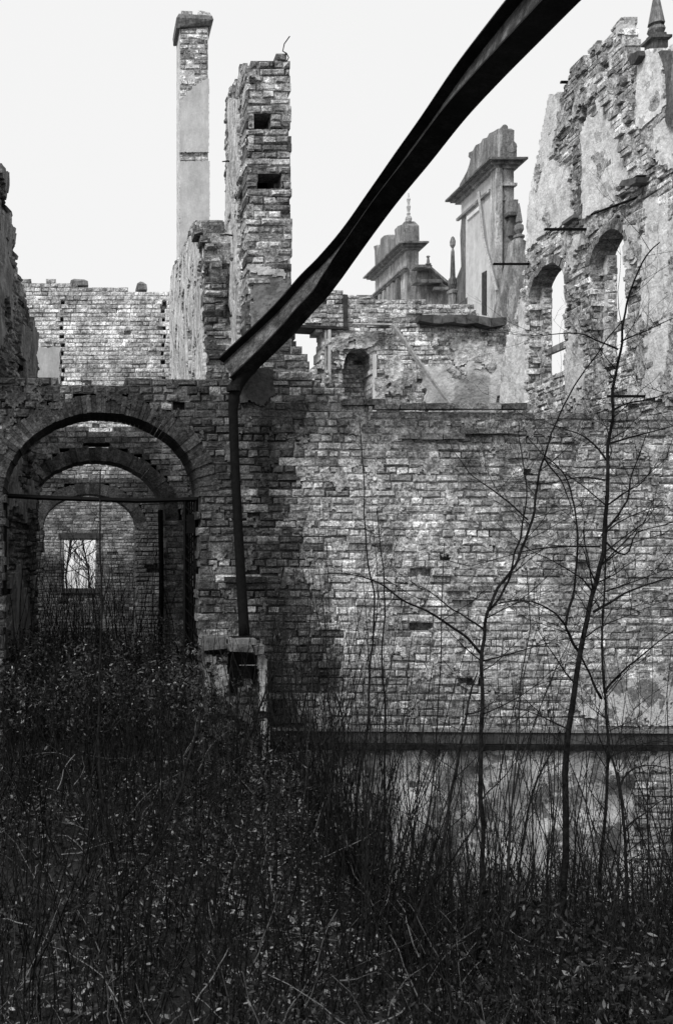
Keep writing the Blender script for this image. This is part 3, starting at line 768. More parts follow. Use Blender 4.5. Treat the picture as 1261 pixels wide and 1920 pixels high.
# window reveals: far jambs face the camera, stepped, with a paler inner strip; sills and a cross piece
for i, w in enumerate(gws):
    e = [PG.p(w['uc'] - w['a'], 0), PG.p(w['uc'] + w['a'], 0)]
    yf = max(e[0].y, e[1].y)
    pr = Plane(((XG) / yf * F + VX, yf - .0), (((XG + TG) / yf) * F + VX, yf - .0), off=.01)
    L = TG
    zt = w['zs'] + w['b'] * .5
    u0 = pr.uz(*pix(Vector((XG, yf, 0))))[0]
    brick_wall(gw, pr, [[(u0 + .02, w['zb']), (u0 + .155, w['zb']), (u0 + .155, zt), (u0 + .02, zt)]], thick=.02, seed=110 + i, tone=lambda *a: 0.8, chip=2.2, n_single=60, bl=.2, rag=.01)
    brick_wall(gw, pr, [[(u0 + .175, w['zb']), (u0 + TG, w['zb']), (u0 + TG, zt - .02), (u0 + .175, zt - .02)]], thick=.02, depth_in=.10, seed=120 + i, tone=lambda *a: 1.3, chip=2.2, n_single=60, bl=.2, rag=.01)
    v = Geo(); v.box(XG + .17, XG + TG, yf - .10, yf, w['zb'], zt, 0.0, 1.0); v.build('reveal', M_PLASTER, gw)
    y0_, y1_ = min(e[0].y, e[1].y), yf
    v = Geo(); yb = PG.uz(1140, 612)[1] if i else PG.uz(1030, 650)[1]
    v.box(XG + .22, XG + TG, y0_, y1_ - .1, yb, yb + .09, .01, 1.0); v.build('crossbar', M_STONE, gw)
# plaster fields
fields = [([(942, 760), (944, 690), (960, 625), (980, 560), (990, 620), (985, 765)], -.9, 1.12, 51),
          ([(988, 470), (1000, 340), (1012, 295), (1040, 290), (1078, 320), (1078, 420), (1040, 425), (1000, 460)], -.62, 1.1, 52),
          ([(1092, 250), (1120, 190), (1135, 175), (1160, 240), (1195, 330), (1160, 350), (1150, 385), (1098, 410)], -.66, 1.14, 53),
          ([(1206, 375), (1225, 372), (1262, 400), (1310, 430), (1310, 745), (1206, 745)], -.62, 1.14, 54),
          ([(1202, 105), (1212, 96), (1248, 98), (1256, 140), (1250, 200), (1215, 232), (1198, 240)], -.8, 1.20, 55),
          ([(1225, 240), (1300, 200), (1300, 330), (1225, 300)], -.5, 1.1, 57),
          ([(1022, 240), (1034, 182), (1044, 176), (1046, 230), (1040, 290), (1010, 300)], -.45, 1.05, 56),
          ([(1100, 175), (1110, 110), (1130, 80), (1130, 140), (1112, 190)], -.2, 1.1, 58),
          ([(1060, 760), (1060, 440), (1105, 440), (1105, 760)], .12, 1.0, 59), ([(1170, 760), (1170, 420), (1206, 420), (1206, 760)], .15, 1.05, 60)]
sheet(gw, 'rough_render', PG, [outG] + holes, cell=0.035, thr=0.16, nscale=2.6, seed=61, tone=.72, o0=.005, o1=.03, wob=.022, mat=M_RUBBLE, edge=.1)
for pts, thr, tn, sd_ in fields:
    sheet(gw, 'plaster', PG, [PG.poly(pts)], cell=0.045, thr=thr, nscale=1.3, seed=sd_, tone=tn, o1=.04, wob=.016, edge=.12)
# pilaster strip between the windows and the roof-line scar
PGp = Plane((945, GY(945)), (1340, GY(1340)), off=.05)
brick_wall(gw, PGp, [PGp.poly([(1072, 268), (1086, 268), (1088, 420), (1074, 420)])], thick=.1, seed=131, tone=lambda *a: .75, chip=2, n_single=60, rag=.01)
pbox(gw, 'capital', PG, *sorted((PG.uz(1070, 420)[0], PG.uz(1092, 420)[0])), PG.uz(1080, 416)[1], PG.uz(1080, 410)[1], 0, .13, M_DARKST, 2.5)
for (x, y) in ((1076, 382), (1160, 395)):
    pass
n = 22
for i in range(n):
    t = i / (n - 1)
    x, y = 1133 + (1204 - 1133) * t, 148 + (330 - 148) * t
    u, z = PG.uz(x, y)
    pbox(gw, 'corbel_brick', PG, u - .055 - .02 * rnd.random(), u + .12, z - .032, z + .03, -.02, .10 + rnd.uniform(-.03, .04), M_BRICK, rnd.uniform(1.0, 2.0))
    pbox(gw, 'corbel_brick', PG, u + .14, u + .24 + .03 * rnd.random(), z - .05, z + .0, -.02, .05 + rnd.uniform(-.02, .03), M_BRICK, rnd.uniform(.7, 1.6))
prism(gw, 'corbel', PG, [(1184, 347), (1190, 338), (1218, 332), (1216, 342), (1202, 350)], 0, .16, M_DARKST, 2.2)
pbox(gw, 'niche_patch', PG, *sorted((PG.uz(1133, 350)[0], PG.uz(1147, 350)[0])), PG.uz(1140, 370)[1], PG.uz(1140, 342)[1], 0, .055, M_STONE, 1.6)
# obelisk finial and its pedestal on the shoulder, volutes beside it
ob = Vector((XG + .18, GY(1229) * (XG + .18) / XG, 0)); k = ob.y / F
zz = lambda y: -(y - VY) * k
g = Geo()
g.lathe((ob.x, ob.y, 0), [(14 * k, zz(104)), (14 * k, zz(82)), (19 * k, zz(79)), (19 * k, zz(74)), (13 * k, zz(72)), (12 * k, zz(66))], square=True, tone=.45)
g.lathe((ob.x, ob.y, 0), [(11 * k, zz(66)), (16 * k, zz(58)), (14 * k, zz(52)), (9 * k, zz(50)), (10 * k, zz(46)), (15 * k, zz(46)), (14 * k, zz(42)), (5 * k, zz(-8)), (3 * k, zz(-14)), (6 * k, zz(-20)), (0.1 * k, zz(-30))], n=8, tone=.8)
g.build('obelisk_finial', M_STONE, gw)
pr_ = [(1196, 108), (1204, 100), (1214, 95), (1216, 104), (1208, 118), (1200, 122)]
prism(gw, 'volute', PG, pr_, -.2, .12, M_STONE, .35)
prism(gw, 'volute', PG, [(1244, 98), (1250, 94), (1300, 100), (1300, 236), (1262, 238), (1257, 226), (1260, 190), (1257, 135), (1250, 110)], -.2, .07, M_STONE, .5)
g = Geo(); g.box(XG - .01, XG + .17, GY(1163) , GY(1155), PG.uz(1160, 76)[1], PG.uz(1160, 41)[1], .01); g.build('summit_block', M_PLASTER, gw)
# iron bars sticking out
for (x0, x1, y, lb) in ((1020, 1100, 430, 'rusty iron bar jutting from the gable wall between its two arched windows'),
                        (924, 990, 495, 'iron bar jutting left from the gable wall edge above the smaller arched window'),
                        (1138, 1212, 743, 'iron bar jutting from the foot of the gable wall behind the front wall top'),
                        (1050, 1062, 154, 'short iron stub on the upper left edge of the ruined gable')):
    yw = GY(x1); a = W(x0, y, yw); b = W(x1, y, yw)
    g = Geo(); g.box(a.x, b.x + .02, yw - .018, yw + .018, a.z - .013, a.z + .013)
    tag(g.build('iron_bar', M_IRON2, origin=b), lb, 'bar')
a, b = W(1108, 402, GY(1108) - .4), W(1200, 368, GY(1200))
g = Geo(); g.tube([a, b], .016, 5); tag(g.build('iron_rail', M_IRON, origin=b), 'slanting rusty rail fixed across the gable above the larger arched window', 'rail')

# ================================================================== ornate gables beyond
XO = 12.6
def OY(px, X=XO): return X * F / (px - VX)
def ornate(face_px, near_px, X):
    return Plane((face_px, OY(face_px, X)), (near_px, OY(near_px, X)))
tg = thing('scrolled_gable', 'tall ornate gable with scrolled top and jutting cornice, centre right', 'gable', (XO, 31, -3))
PO = ornate(850, 935, XO)
prism(tg, 'wall', PO, [(864, 372), (930, 312), (930, 640), (864, 620)], -.46, 0, M_SMOOTH, .92)
Yn = OY(930); Yf = OY(862)
zo = lambda y, Y: -(y - VY) / F * Y
# near end, darker dressed stone
xe = lambda px, Y: (px - VX) / F * Y
g = Geo(); g.box(XO + .0, xe(961, Yn), Yn - .05, Yn - .004, zo(640, Yn), zo(318, Yn)); g.build('end_wall', M_STONE, tg)
g = Geo(); g.box(XO - .06, XO + .12, Yn - .12, Yn + .3, zo(640, Yn), zo(318, Yn), tone=1.5); g.build('corner_pilaster', M_STONE, tg)
for (y0, y1, pr1, tn) in ((318, 312, .12, .8), (312, 307, .24, .6), (307, 303, .36, .5)):
    g = Geo(); g.box(XO - pr1, xe(961, Yn) + pr1 * .8, Yn - pr1, Yf + pr1, zo(y0, Yn), zo(y1, Yn) - .002, tone=tn); g.build('cornice', M_STONE, tg)
g = Geo(); g.box(XO - .1, XO - .001, Yn + .3, Yf + .1, zo(352, Yn), zo(347, Yn), tone=1.0); g.build('string_course', M_STONE, tg)
prism(tg, 'scroll_crest', PO, [(857, 362), (860, 345), (866, 335), (873, 322), (878, 308), (880, 298), (876, 294), (877, 286), (884, 283), (890, 272), (899, 268), (903, 260), (911, 258), (915, 250), (922, 247), (932, 241), (938, 244), (937, 300), (900, 335)], -.40, -.02, M_STONE, .75)
g = Geo(); zt = zo(255, Yn)
g.box(xe(930, Yn), xe(945, Yn), Yn - .25, Yn + .2, zo(301, Yn), zo(254, Yn), tone=.8)
V_ = []
g.build('crest_post', M_STONE, tg)
g = Geo()
for (cx, cy, r, w_) in ((938, 247, 6, .5), (950, 282, 11, .35)):
    c = Vector((xe(cx, Yn), Yn - .28, zo(cy, Yn))); rr = r * Yn / F
    P_ = [Vector((c.x + rr * math.cos(q * math.pi / 6), c.y, c.z + rr * math.sin(q * math.pi / 6))) for q in range(12)]
    g.add(P_ + [p + Vector((0, w_, 0)) for p in P_], [tuple(range(12)), tuple(range(23, 11, -1))] + [((i + 1) % 12, i, 12 + i, 12 + (i + 1) % 12) for i in range(12)], .9)
g.box(xe(940, Yn), xe(961, Yn), Yn - .25, Yn + .1, zo(301, Yn), zo(280, Yn), tone=.8)
g.build('scroll', M_STONE, tg, kind='stuff')
for (x0, x1, y0, y1, p_, tn) in ((937, 964, 352, 347, .14, 1.2), (938, 960, 378, 353, .05, .6), (944, 963, 403, 380, .22, .9), (943, 966, 410, 404, .28, .5), (949, 968, 445, 411, .14, .7)):
    g = Geo(); g.box(xe(x0, Yn), xe(x1, Yn), Yn - .05 - p_, Yn - .006, zo(y0, Yn), zo(y1, Yn), tone=tn); g.build('bracket', M_STONE, tg)
PW = Plane((900, Yn - .6), (1000, Yn - .6))
prism(tg, 'volute_wing', PW, [(930, 640), (932, 590), (960, 470), (963, 448), (975, 446), (986, 452), (996, 470), (1000, 500), (1000, 640)], -.4, 0, M_STONE, .95)
def finial(parent, px, ybase, ytop, Y, ball=True, tone=.8, wpx=8, name='finial'):
    kk = Y / F; z0 = zo(ybase, Y); H = zo(ytop, Y) - z0; r = wpx * kk
    if ball:
        prof = [(r, 0), (r, H * .22), (r * 1.25, H * .24), (r * 1.25, H * .27), (r * .5, H * .30), (r * .95, H * .36), (r * .95, H * .42), (r * .55, H * .46), (r * .35, H * .8), (r * .18, H * .84), (r * .55, H * .88), (r * .6, H * .93), (r * .35, H * .98), (r * .05, H)]
    else:
        prof = [(r, 0), (r, H * .18), (r * 1.3, H * .2), (r * 1.3, H * .24), (r * .6, H * .28), (r * 1.1, H * .38), (r * 1.0, H * .48), (r * .5, H * .52), (r * .8, H * .56), (r * .3, H * .9), (r * .1, H)]
    g = Geo(); g.lathe((xe(px, Y), Y, z0), prof, n=10, tone=tone); g.build(name, M_STONE, parent)
finial(tg, 972, 462, 381, Yn - .3, False, .8, 8)
finial(tg, 848, 585, 443, Yf + .3, True, .55, 9)
prism(tg, 'left_shoulder', PO, [(852, 600), (853, 540), (858, 520), (866, 500), (864, 440), (868, 400), (872, 400), (872, 610)], -.5, .04, M_STONE, .55)
prism(tg, 'window_slot', PO, [(903, 512), (912, 507), (912, 592), (903, 590)], -.02, .012, M_DARKST, .8)
g = Geo(); g.box(XO - .05, XO - .002, OY(901), OY(877), zo(402, OY(890)), zo(395, OY(890)), tone=1.2); g.build('fixed_board', M_SMOOTH, tg)
g = Geo(); g.tube([Vector((XO - .1, OY(903), zo(360, OY(903)))), Vector((XO - .15, OY(916), zo(450, OY(916)))), Vector((XO - .3, OY(950), zo(545, OY(950))))], .05, 4)
tag(g.build('hanging_lath', M_WOOD, origin=(XO, OY(903), zo(360, OY(903)))), 'long thin lath hanging slantwise down the plastered face of the scrolled gable', 'lath')
prism(tg, 'roof_remnant', PW, [(838, 592), (850, 575), (868, 562), (868, 600), (838, 600)], -.3, .3, M_STONE, .5)

sg = thing('small_gable', 'smaller ornate gable with a turned stone finial, left of the scrolled gable', 'gable', (XO, 39, -3))
PQ = ornate(700, 765, XO)
Yn, Yf = OY(762), OY(703)
prism(sg, 'wall', PQ, [(703, 520), (762, 468), (762, 620), (703, 620)], -.45, 0, M_STONE, 1.3)
g = Geo(); g.box(XO, xe(783, Yn), Yn - .05, Yn - .004, zo(620, Yn), zo(468, Yn), tone=1.0); g.build('end_wall', M_STONE, sg)
for (y0, y1, pr1, tn) in ((469, 465, .15, .8), (465, 461, .28, .6), (461, 458, .40, .55)):
    g = Geo(); g.box(XO - pr1, xe(783, Yn) + pr1 * .7, Yn - pr1, Yf + pr1, zo(y0, Yn), zo(y1, Yn) - .002, tone=tn); g.build('cornice', M_STONE, sg)
for (yy, p_) in ((508, .12), (505, .2)):
    g = Geo(); g.box(XO - p_, XO - .001, Yn - p_, Yf + p_, zo(yy, Yn), zo(yy - 3, Yn) - .004, tone=.9); g.build('string_course', M_STONE, sg)
for px_ in (707, 716, 724, 732, 740, 749):
    g = Geo(); yy = OY(px_); g.box(XO - .14, XO - .001, yy - .12, yy + .12, zo(560, Yn), zo(512, Yn), tone=.5 if px_ % 2 else 1.1); g.build('blind_pilaster', M_STONE, sg)
prism(sg, 'scroll_crest', PQ, [(702, 505), (701, 470), (699, 462), (706, 459), (708, 465), (711, 458), (712, 448), (718, 442), (726, 440), (731, 447), (736, 449), (739, 440), (738, 431), (744, 424), (752, 421), (757, 415), (765, 423), (766, 455)], -.4, -.02, M_STONE, .8)
g = Geo(); g.box(xe(760, Yn), xe(779, Yn), Yn - .1, Yn + .3, zo(457, Yn), zo(430, Yn), tone=.9)
g.lathe((xe(769, Yn), Yn + .1, zo(431, Yn)), [(.21, 0), (.22, .06), (.16, .1), (.1, .14)], n=10, tone=.9); g.build('crest_post', M_STONE, sg)
g = Geo(); kk = Yn / F
H0 = zo(426, Yn)
prof = [(6, 0), (7, 3), (3, 5), (3, 8), (7, 12), (8, 17), (6, 21), (3, 23), (4.5, 27), (2.5, 30), (4, 35), (5, 40), (2.5, 44), (3.5, 50), (4.5, 54), (2, 58), (1, 66)]
g.lathe((xe(767, Yn), Yn + .1, H0), [(r * kk * .8, h * kk) for r, h in prof], n=10, tone=1.6); g.build('baluster_finial', M_STONE, sg)
PQ2 = Plane((760, Yn - .4), (860, Yn - .4))
prism(sg, 'side_wing', PQ2, [(783, 620), (783, 505), (790, 500), (805, 505), (838, 535), (860, 548), (860, 620)], -.4, 0, M_STONE, .8)
g = Geo(); g.tube([W(783, 503, Yn - .6), W(805, 503, Yn - .6), W(836, 530, Yn - .6), W(862, 545, Yn - .6)], .09, 4, tone=.5); g.build('coping', M_STONE, sg)
finial(sg, 802, 506, 479, Yn - .5, True, .7, 6)
for (x0, x1, y0, y1) in ((765, 785, 512, 507), (765, 788, 540, 534), (790, 815, 540, 534), (800, 830, 553, 548)):
    g = Geo(); g.box(xe(x0, Yn), xe(x1, Yn), Yn - .75, Yn - .3, zo(y0, Yn), zo(y1, Yn), tone=.55); g.build('moulding', M_STONE, sg)

# ================================================================== iron: bent beam, post, gate
bc = [(429, 697, 9.62), (486, 644, 9.45), (530, 601, 9.3), (570, 556, 9.15), (610, 512, 9.0), (650, 462, 8.75), (700, 392, 8.3), (745, 330, 7.85), (797, 262, 7.3), (860, 176, 6.65), (925, 98, 6.05), (990, 24, 5.5), (1060, -55, 5.0), (1140, -140, 4.6)]
from mathutils import geometry
def smooth_path(P, n=6):
    out = []
    for i in range(len(P) - 1):
        p0, p1, p2, p3 = P[max(i - 1, 0)], P[i], P[i + 1], P[min(i + 2, len(P) - 1)]
        for k in range(n):
            t = k / n
            out.append(0.5 * ((2 * p1) + (p2 - p0) * t + (2 * p0 - 5 * p1 + 4 * p2 - p3) * t * t + (3 * p1 - p0 - 3 * p2 + p3) * t ** 3))
    out.append(P[-1]); return out
path = smooth_path([W(*q) for q in bc], 5)
beam = thing('bent_steel_beam', 'long bent dark steel beam slanting across the sky down to the wall', 'beam', path[0])
HB, FW, FT, WT = 0.31, 0.17, 0.016, 0.010
def beam_part(name, rect):
    (a0, a1, b0, b1) = rect           # along side axis, along height axis
    V = []; n = len(path)
    for i, p in enumerate(path):
        T = (path[min(i + 1, n - 1)] - path[max(i - 1, 0)]).normalized()
        side = T.cross(Vector((0, 0, 1))).normalized()
        up = side.cross(T).normalized()
        t = i / (n - 1)
        tw = BEAM_TWIST(t)
        s2_ = side * math.cos(tw) + up * math.sin(tw); u2 = up * math.cos(tw) - side * math.sin(tw)
        for (a, b) in ((a0, b0), (a1, b0), (a1, b1), (a0, b1)): V.append(p + s2_ * a + u2 * b)
    Fc = [(3, 2, 1, 0), tuple((n - 1) * 4 + q for q in range(4))]
    for i in range(n - 1):
        for k in range(4):
            k2 = (k + 1) % 4; Fc.append((i * 4 + k, i * 4 + k2, (i + 1) * 4 + k2, (i + 1) * 4 + k))
    mesh_obj(name, V, Fc, M_IRON, beam, [6.0 if name == 'web' else 1.0] * len(V))  # web painted paler to stand for the light falling on it
def BEAM_TWIST(t):
    return math.radians(np.interp(t, [0, .15, .3, .5, .7, 1.0], [22, 23, 24, 22, 16, 8]))
beam_part('web', (-WT / 2, WT / 2, -HB / 2 + FT + .001, HB / 2 - FT - .001))
beam_part('flange', (-FW / 2, FW / 2, -HB / 2, -HB / 2 + FT))
beam_part('flange', (-FW / 2, FW / 2, HB / 2 - FT, HB / 2))

post = thing('iron_post', 'leaning round iron post between the bent beam and the broken stone pedestal', 'post', W(458, 1196, 9.45))
g = Geo(); pp = [(472, 686), (462, 694), (452, 708), (444, 722), (439, 742), (437, 770), (440, 860), (446, 980), (452, 1090), (457, 1170), (458, 1192)]
g.tube([W(x, y, 9.55 - .008 * i) for i, (x, y) in enumerate(pp)], [.075, .075, .072, .066, .054, .046, .043, .044, .047, .05, .055], 12)
g.build('shaft', M_IRON2, post, smooth=True)
g = Geo(); c = W(457, 1196, 9.45); g.box(c.x - .12, c.x + .13, c.y - .11, c.y + .12, c.z - .012, c.z + .012); g.build('base_plate', M_IRON, post)
g = Geo(); c = W(438, 728, 9.5); g.tube([c + Vector((0, 0, -.03)), c + Vector((0, 0, .03))], .068, 10); g.build('collar', M_IRON, post)

ped = thing('stone_pedestal', 'broken plastered pedestal under the iron post with a hollow front', 'pedestal', W(445, 1480, 9.4))
def px_box(parent, name, x0, x1, y0, y1, Y, dep, mat, tone=1.0, j=.006):
    a, b = W(x0, y1, Y), W(x1, y0, Y); g = Geo(); g.box(a.x, b.x, Y, Y + dep, a.z, b.z, j, tone); return g.build(name, mat, parent)
px_box(ped, 'cap_stone', 428, 474, 1211, 1224, 9.12, .66, M_STREAK, .30, .02)
px_box(ped, 'cap_stone', 476, 499, 1209, 1228, 9.14, .64, M_STREAK, .34, .02)
px_box(ped, 'bed_plate', 430, 480, 1199, 1209, 9.16, .6, M_STONE, .7, .004)
px_box(ped, 'broken_cap', 384, 424, 1196, 1216, 9.2, .58, M_STONE, .5, .02)
P_pd = Plane((300, 9.26), (600, 9.26))
ped_out = P_pd.poly([(387, 1222), (497, 1226), (500, 1290), (505, 1560), (386, 1560)])
ped_hol = P_pd.poly([(428, 1230), (486, 1230), (488, 1262), (480, 1290), (470, 1278), (452, 1290), (440, 1310), (428, 1300), (424, 1260)])
brick_wall(ped, P_pd, [ped_out, ped_hol], thick=.3, seed=171, tone=lambda px, py, u, z: .20 + .15 * nz(px, py, .05, 3), chip=2.2, spike=.2, missing=.06, rag=.02, n_single=120, bl=.22)
px_box(ped, 'shade_core', 392, 490, 1226, 1560, 9.58, .16, M_DARKST, .8, .02)  # near-black filling painted for the shade in the hollow front
for (pts_, tn_, sd_, th_) in (([(482, 1228), (496, 1230), (497, 1275), (495, 1300), (502, 1360), (506, 1440), (494, 1440), (490, 1380), (485, 1320), (489, 1290)], .65, 5, -.25),
                  ([(386, 1226), (403, 1232), (404, 1262), (396, 1300), (394, 1340), (384, 1340)], .38, 6, -.3),
                  ([(405, 1246), (422, 1246), (426, 1272), (422, 1306), (408, 1302), (402, 1275)], .75, 7, -.5),
                  ([(440, 1312), (466, 1284), (470, 1330), (474, 1400), (496, 1440), (495, 1480), (446, 1478), (436, 1400)], .30, 8, -.2),
                  ([(392, 1330), (426, 1308), (434, 1345), (428, 1430), (390, 1430)], .28, 9, -.1)):
    sheet(ped, 'plaster_scab', P_pd, [P_pd.poly(pts_)], cell=.014, thr=th_, nscale=7, seed=sd_, o0=0, o1=.03, wob=.012, mat=M_STREAK, tone=tn_)
px_box(ped, 'tie_rod', 449, 482, 1246.5, 1247.8, 9.2, .01, M_PLASTER, .7, 0)

gate = thing('iron_gate_frame', 'black iron frame with folded lattice gate standing in the front arch', 'gate', W(190, 1350, 10.0))
def bar(parent, name, pts, r, mat=M_IRON2, n=4):
    g = Geo(); g.tube(pts, r, n); return g.build(name, mat, parent)
YG = 10.0
bar(gate, 'top_rail', [W(3, 929, YG), W(100, 934, YG), W(260, 939, YG), W(370, 936, YG)], .024)
bar(gate, 'side_post', [W(9, 925, YG), W(8, 1100, YG), W(4, 1330, YG)], .028)
bar(gate, 'side_post', [W(368, 935, YG), W(369, 1100, YG), W(369, 1330, YG)], .02)
bar(gate, 'side_post', [W(347, 940, YG), W(347, 1100, YG), W(347, 1330, YG)], .018)
for x in (351.5, 355.5, 359.5, 363.8):
    bar(gate, 'gate_bar', [W(x, 940, YG + .02), W(x, 1330, YG + .02)], .0085)
zs_ = [950 + 24 * i for i in range(16)]
for y in zs_:
    bar(gate, 'lattice_strip', [W(348, y, YG - .03), W(368, y + 24, YG - .03)], .008)
    bar(gate, 'lattice_strip', [W(368, y, YG + .05), W(348, y + 24, YG + .05)], .008)
px_box(gate, 'lock_plate', 350, 366, 965, 1000, YG - .045, .01, M_IRON2, 1, 0)
px_box(gate, 'kick_plate', 348, 368, 1100, 1330, YG + .06, .008, M_IRON2, 1, 0)
bar(thing('iron_jamb_bar', 'narrow dark upright iron bar at the right side of the second arch', 'bar', W(302, 1250, 13.7)), 'shaft', [W(301, 956, 13.7), W(303, 1100, 13.7), W(301, 1250, 13.7)], .035)

# ================================================================== saplings
def jitter_path(pts, Ys, n=4, amp=0.012, seed=0):
    P = smooth_path([W(x, y, Y) for (x, y), Y in zip(pts, Ys)], n)
    return [p + Vector((amp * nz(i, seed, .37, 1), amp * 3 * nz(i, seed, .21, 2), 0)) for i, p in enumerate(P)]

def twig(g, p, d, L, r, R, depth, tone):
    n = 5; pts = [p]; q = p.copy(); dd = d.copy()
    for i in range(n):
        dd = (dd + Vector((R.gauss(0, .16), R.gauss(0, .16), R.gauss(0.05, .13)))).normalized()
        q = q + dd * L / n; pts.append(q.copy())
    g.tube(pts, [r * (1 - .8 * i / n) for i in range(n + 1)], 3 if r < .004 else 4, tone, cap=False)
    if depth > 0:
        for k in range(R.randint(1, 3)):
            i = R.randint(1, n - 1)
            ax = Vector((R.gauss(0, 1), R.gauss(0, .6), R.gauss(.5, .6))).normalized()
            twig(g, pts[i], (dd * .8 + ax * .75).normalized(), L * R.uniform(.4, .7), r * .6, R, depth - 1, tone)

def sapling(label, trunk, Y, r0, r1, branches=(), ntw=14, seed=1, Yend=None, tone=1.0, twl=.55, start=.25):
    R = random.Random(seed); Yend = Yend or Y; r0 *= .78; r1 *= .8
    Ys = list(np.linspace(Y, Yend, len(trunk)))
    x0, y0 = trunk[0]
    root_p = W(x0, y0, Y)
    gz = ground_z(root_p.x, Y) - .05
    t = thing('sapling', label, 'sapling', (root_p.x, Y, min(gz, root_p.z)), group='bare saplings in front of the brick wall')
    P = jitter_path(trunk, Ys, 4, seed=seed)
    if root_p.z > gz:     # carry the stem on down into the ground
        P = [Vector((root_p.x - .01 * k + .02 * R.uniform(-1, 1), Y, root_p.z + (gz - root_p.z) * k / 4)) for k in (4, 3, 2, 1)] + P
    g = Geo(); n = len(P)
    g.tube(P, [(r0 + (r1 - r0) * (i / (n - 1)) ** .9) * (1 + .10 * nz(i, seed, .6, 3)) for i in range(n)], 8, tone)
    g.build('trunk', M_BARK, t, smooth=True)
    paths = [(P, r0, r1)]
    for bi, br in enumerate(branches):
        rb = br[0] * .75; pts = br[1]; yb = br[2] if len(br) > 2 else Y; ye = br[3] if len(br) > 3 else yb - R.uniform(-.35, .35)
        Pb = jitter_path(pts, list(np.linspace(yb, ye, len(pts))), 4, seed=seed + bi + 10)
        g = Geo(); m_ = len(Pb)
        g.tube(Pb, [rb * (1 - .75 * i / (m_ - 1)) for i in range(m_)], 6, tone); g.build('branch', M_BARK, t, smooth=True)
        paths.append((Pb, rb, rb * .25))
    g = Geo()
    for (Q, a, b) in paths:
        m_ = len(Q); cnt = ntw if Q is P else max(2, ntw // 3)
        for k in range(cnt):
            i = int(m_ * R.uniform(start if Q is P else .15, .98)); i = min(i, m_ - 2)
            T = (Q[i + 1] - Q[i]).normalized(); sgn = R.choice((-1, 1))
            d = (T * R.uniform(.3, .9) + Vector((sgn * R.uniform(.5, 1), R.uniform(-.5, .4), R.uniform(-.1, .35)))).normalized()
            rr = min(.006, max(.0022, (a + (b - a) * i / m_) * .38))
            twig(g, Q[i], d, twl * R.uniform(.5, 1.3), rr, R, 2 if ntw > 13 else 1, tone)
    g.build('twigs', M_BARK, t, kind='stuff')
    return t

sapling('thickest sapling, dark stem bending up through the right of the brick wall', [(1050, 1830), (1056, 1700), (1058, 1560), (1060, 1420), (1066, 1350), (1080, 1260), (1096, 1180), (1112, 1110), (1124, 1050), (1130, 1000), (1134, 930), (1138, 850), (1143, 800), (1150, 730), (1160, 660), (1168, 600), (1184, 540), (1210, 480), (1240, 452)],
        7.2, .034, .005, [(.016, [(1112, 1148), (1140, 1130), (1180, 1108), (1230, 1090), (1300, 1075)]), (.013, [(1128, 1005), (1150, 975), (1175, 940), (1180, 900), (1200, 850), (1215, 800)]),
                          (.011, [(1148, 770), (1180, 755), (1220, 748), (1275, 730)]), (.011, [(1140, 832), (1200, 815), (1275, 795)]), (.010, [(1136, 862), (1100, 822), (1060, 805), (1020, 790)]),
                          (.009, [(1158, 655), (1120, 640), (1080, 625), (1020, 628), (970, 630)]), (.009, [(1134, 900), (1090, 895), (1050, 902), (1030, 910)]), (.009, [(1163, 640), (1210, 620), (1275, 590)]),
                          (.014, [(1086, 1225), (1066, 1190), (1058, 1172), (1040, 1150), (1010, 1132), (980, 1126), (930, 1130)]), (.009, [(1125, 1025), (1060, 1025), (1000, 1030), (940, 1045), (870, 1065)]),
                          (.012, [(1060, 1172), (1072, 1120), (1078, 1060), (1080, 1000), (1076, 940), (1060, 900), (1040, 870), (1010, 845), (985, 820)]), (.010, [(1130, 1010), (1170, 1040), (1190, 1000), (1240, 985), (1280, 970)])], ntw=26, seed=1, Yend=6.6)
sapling('slim sapling close right of the thickest one with a forked lower stem', [(1118, 1780), (1124, 1650), (1132, 1520), (1138, 1420), (1134, 1330), (1130, 1290), (1128, 1200), (1132, 1100), (1134, 1000), (1133, 930)],
        7.6, .020, .006, [(.014, [(1134, 1300), (1150, 1275), (1190, 1240), (1230, 1205), (1290, 1165)]), (.014, [(1128, 1310), (1110, 1275), (1095, 1240), (1075, 1205), (1060, 1170)]), (.009, [(1132, 1110), (1190, 1090), (1280, 1055)]), (.008, [(1138, 1420), (1190, 1400), (1230, 1390), (1290, 1395)]), (.008, [(1133, 1055), (1180, 1020), (1250, 1000)])], ntw=18, seed=2)
sapling('middle sapling whose stem curves right past the wall top, crossing the ledge at its fork', [(896, 1760), (903, 1640), (904, 1560), (898, 1480), (900, 1400), (902, 1320), (902, 1240), (906, 1190), (912, 1150), (930, 1110), (950, 1080), (975, 1040), (992, 985), (1005, 930), (1014, 870), (1024, 830), (1044, 790), (1070, 735), (1100, 690), (1135, 640), (1165, 600)],
        7.0, .024, .004, [(.014, [(902, 1225), (880, 1200), (840, 1170), (800, 1145), (760, 1128), (720, 1100), (690, 1085), (640, 1075), (590, 1078)]), (.010, [(908, 1180), (870, 1155), (845, 1140), (800, 1105), (768, 1095)]),
                          (.009, [(903, 1240), (960, 1225), (1010, 1210), (1060, 1198)]), (.012, [(910, 1152), (940, 1112), (958, 1070), (968, 1030), (980, 990), (984, 940), (983, 880), (976, 820), (970, 790)]),
                          (.008, [(990, 975), (950, 940), (910, 910), (880, 885), (855, 850), (840, 825)]), (.008, [(1020, 860), (1050, 900), (1068, 945), (1078, 980)]), (.008, [(912, 1140), (960, 1126), (990, 1130)])], ntw=20, seed=3)
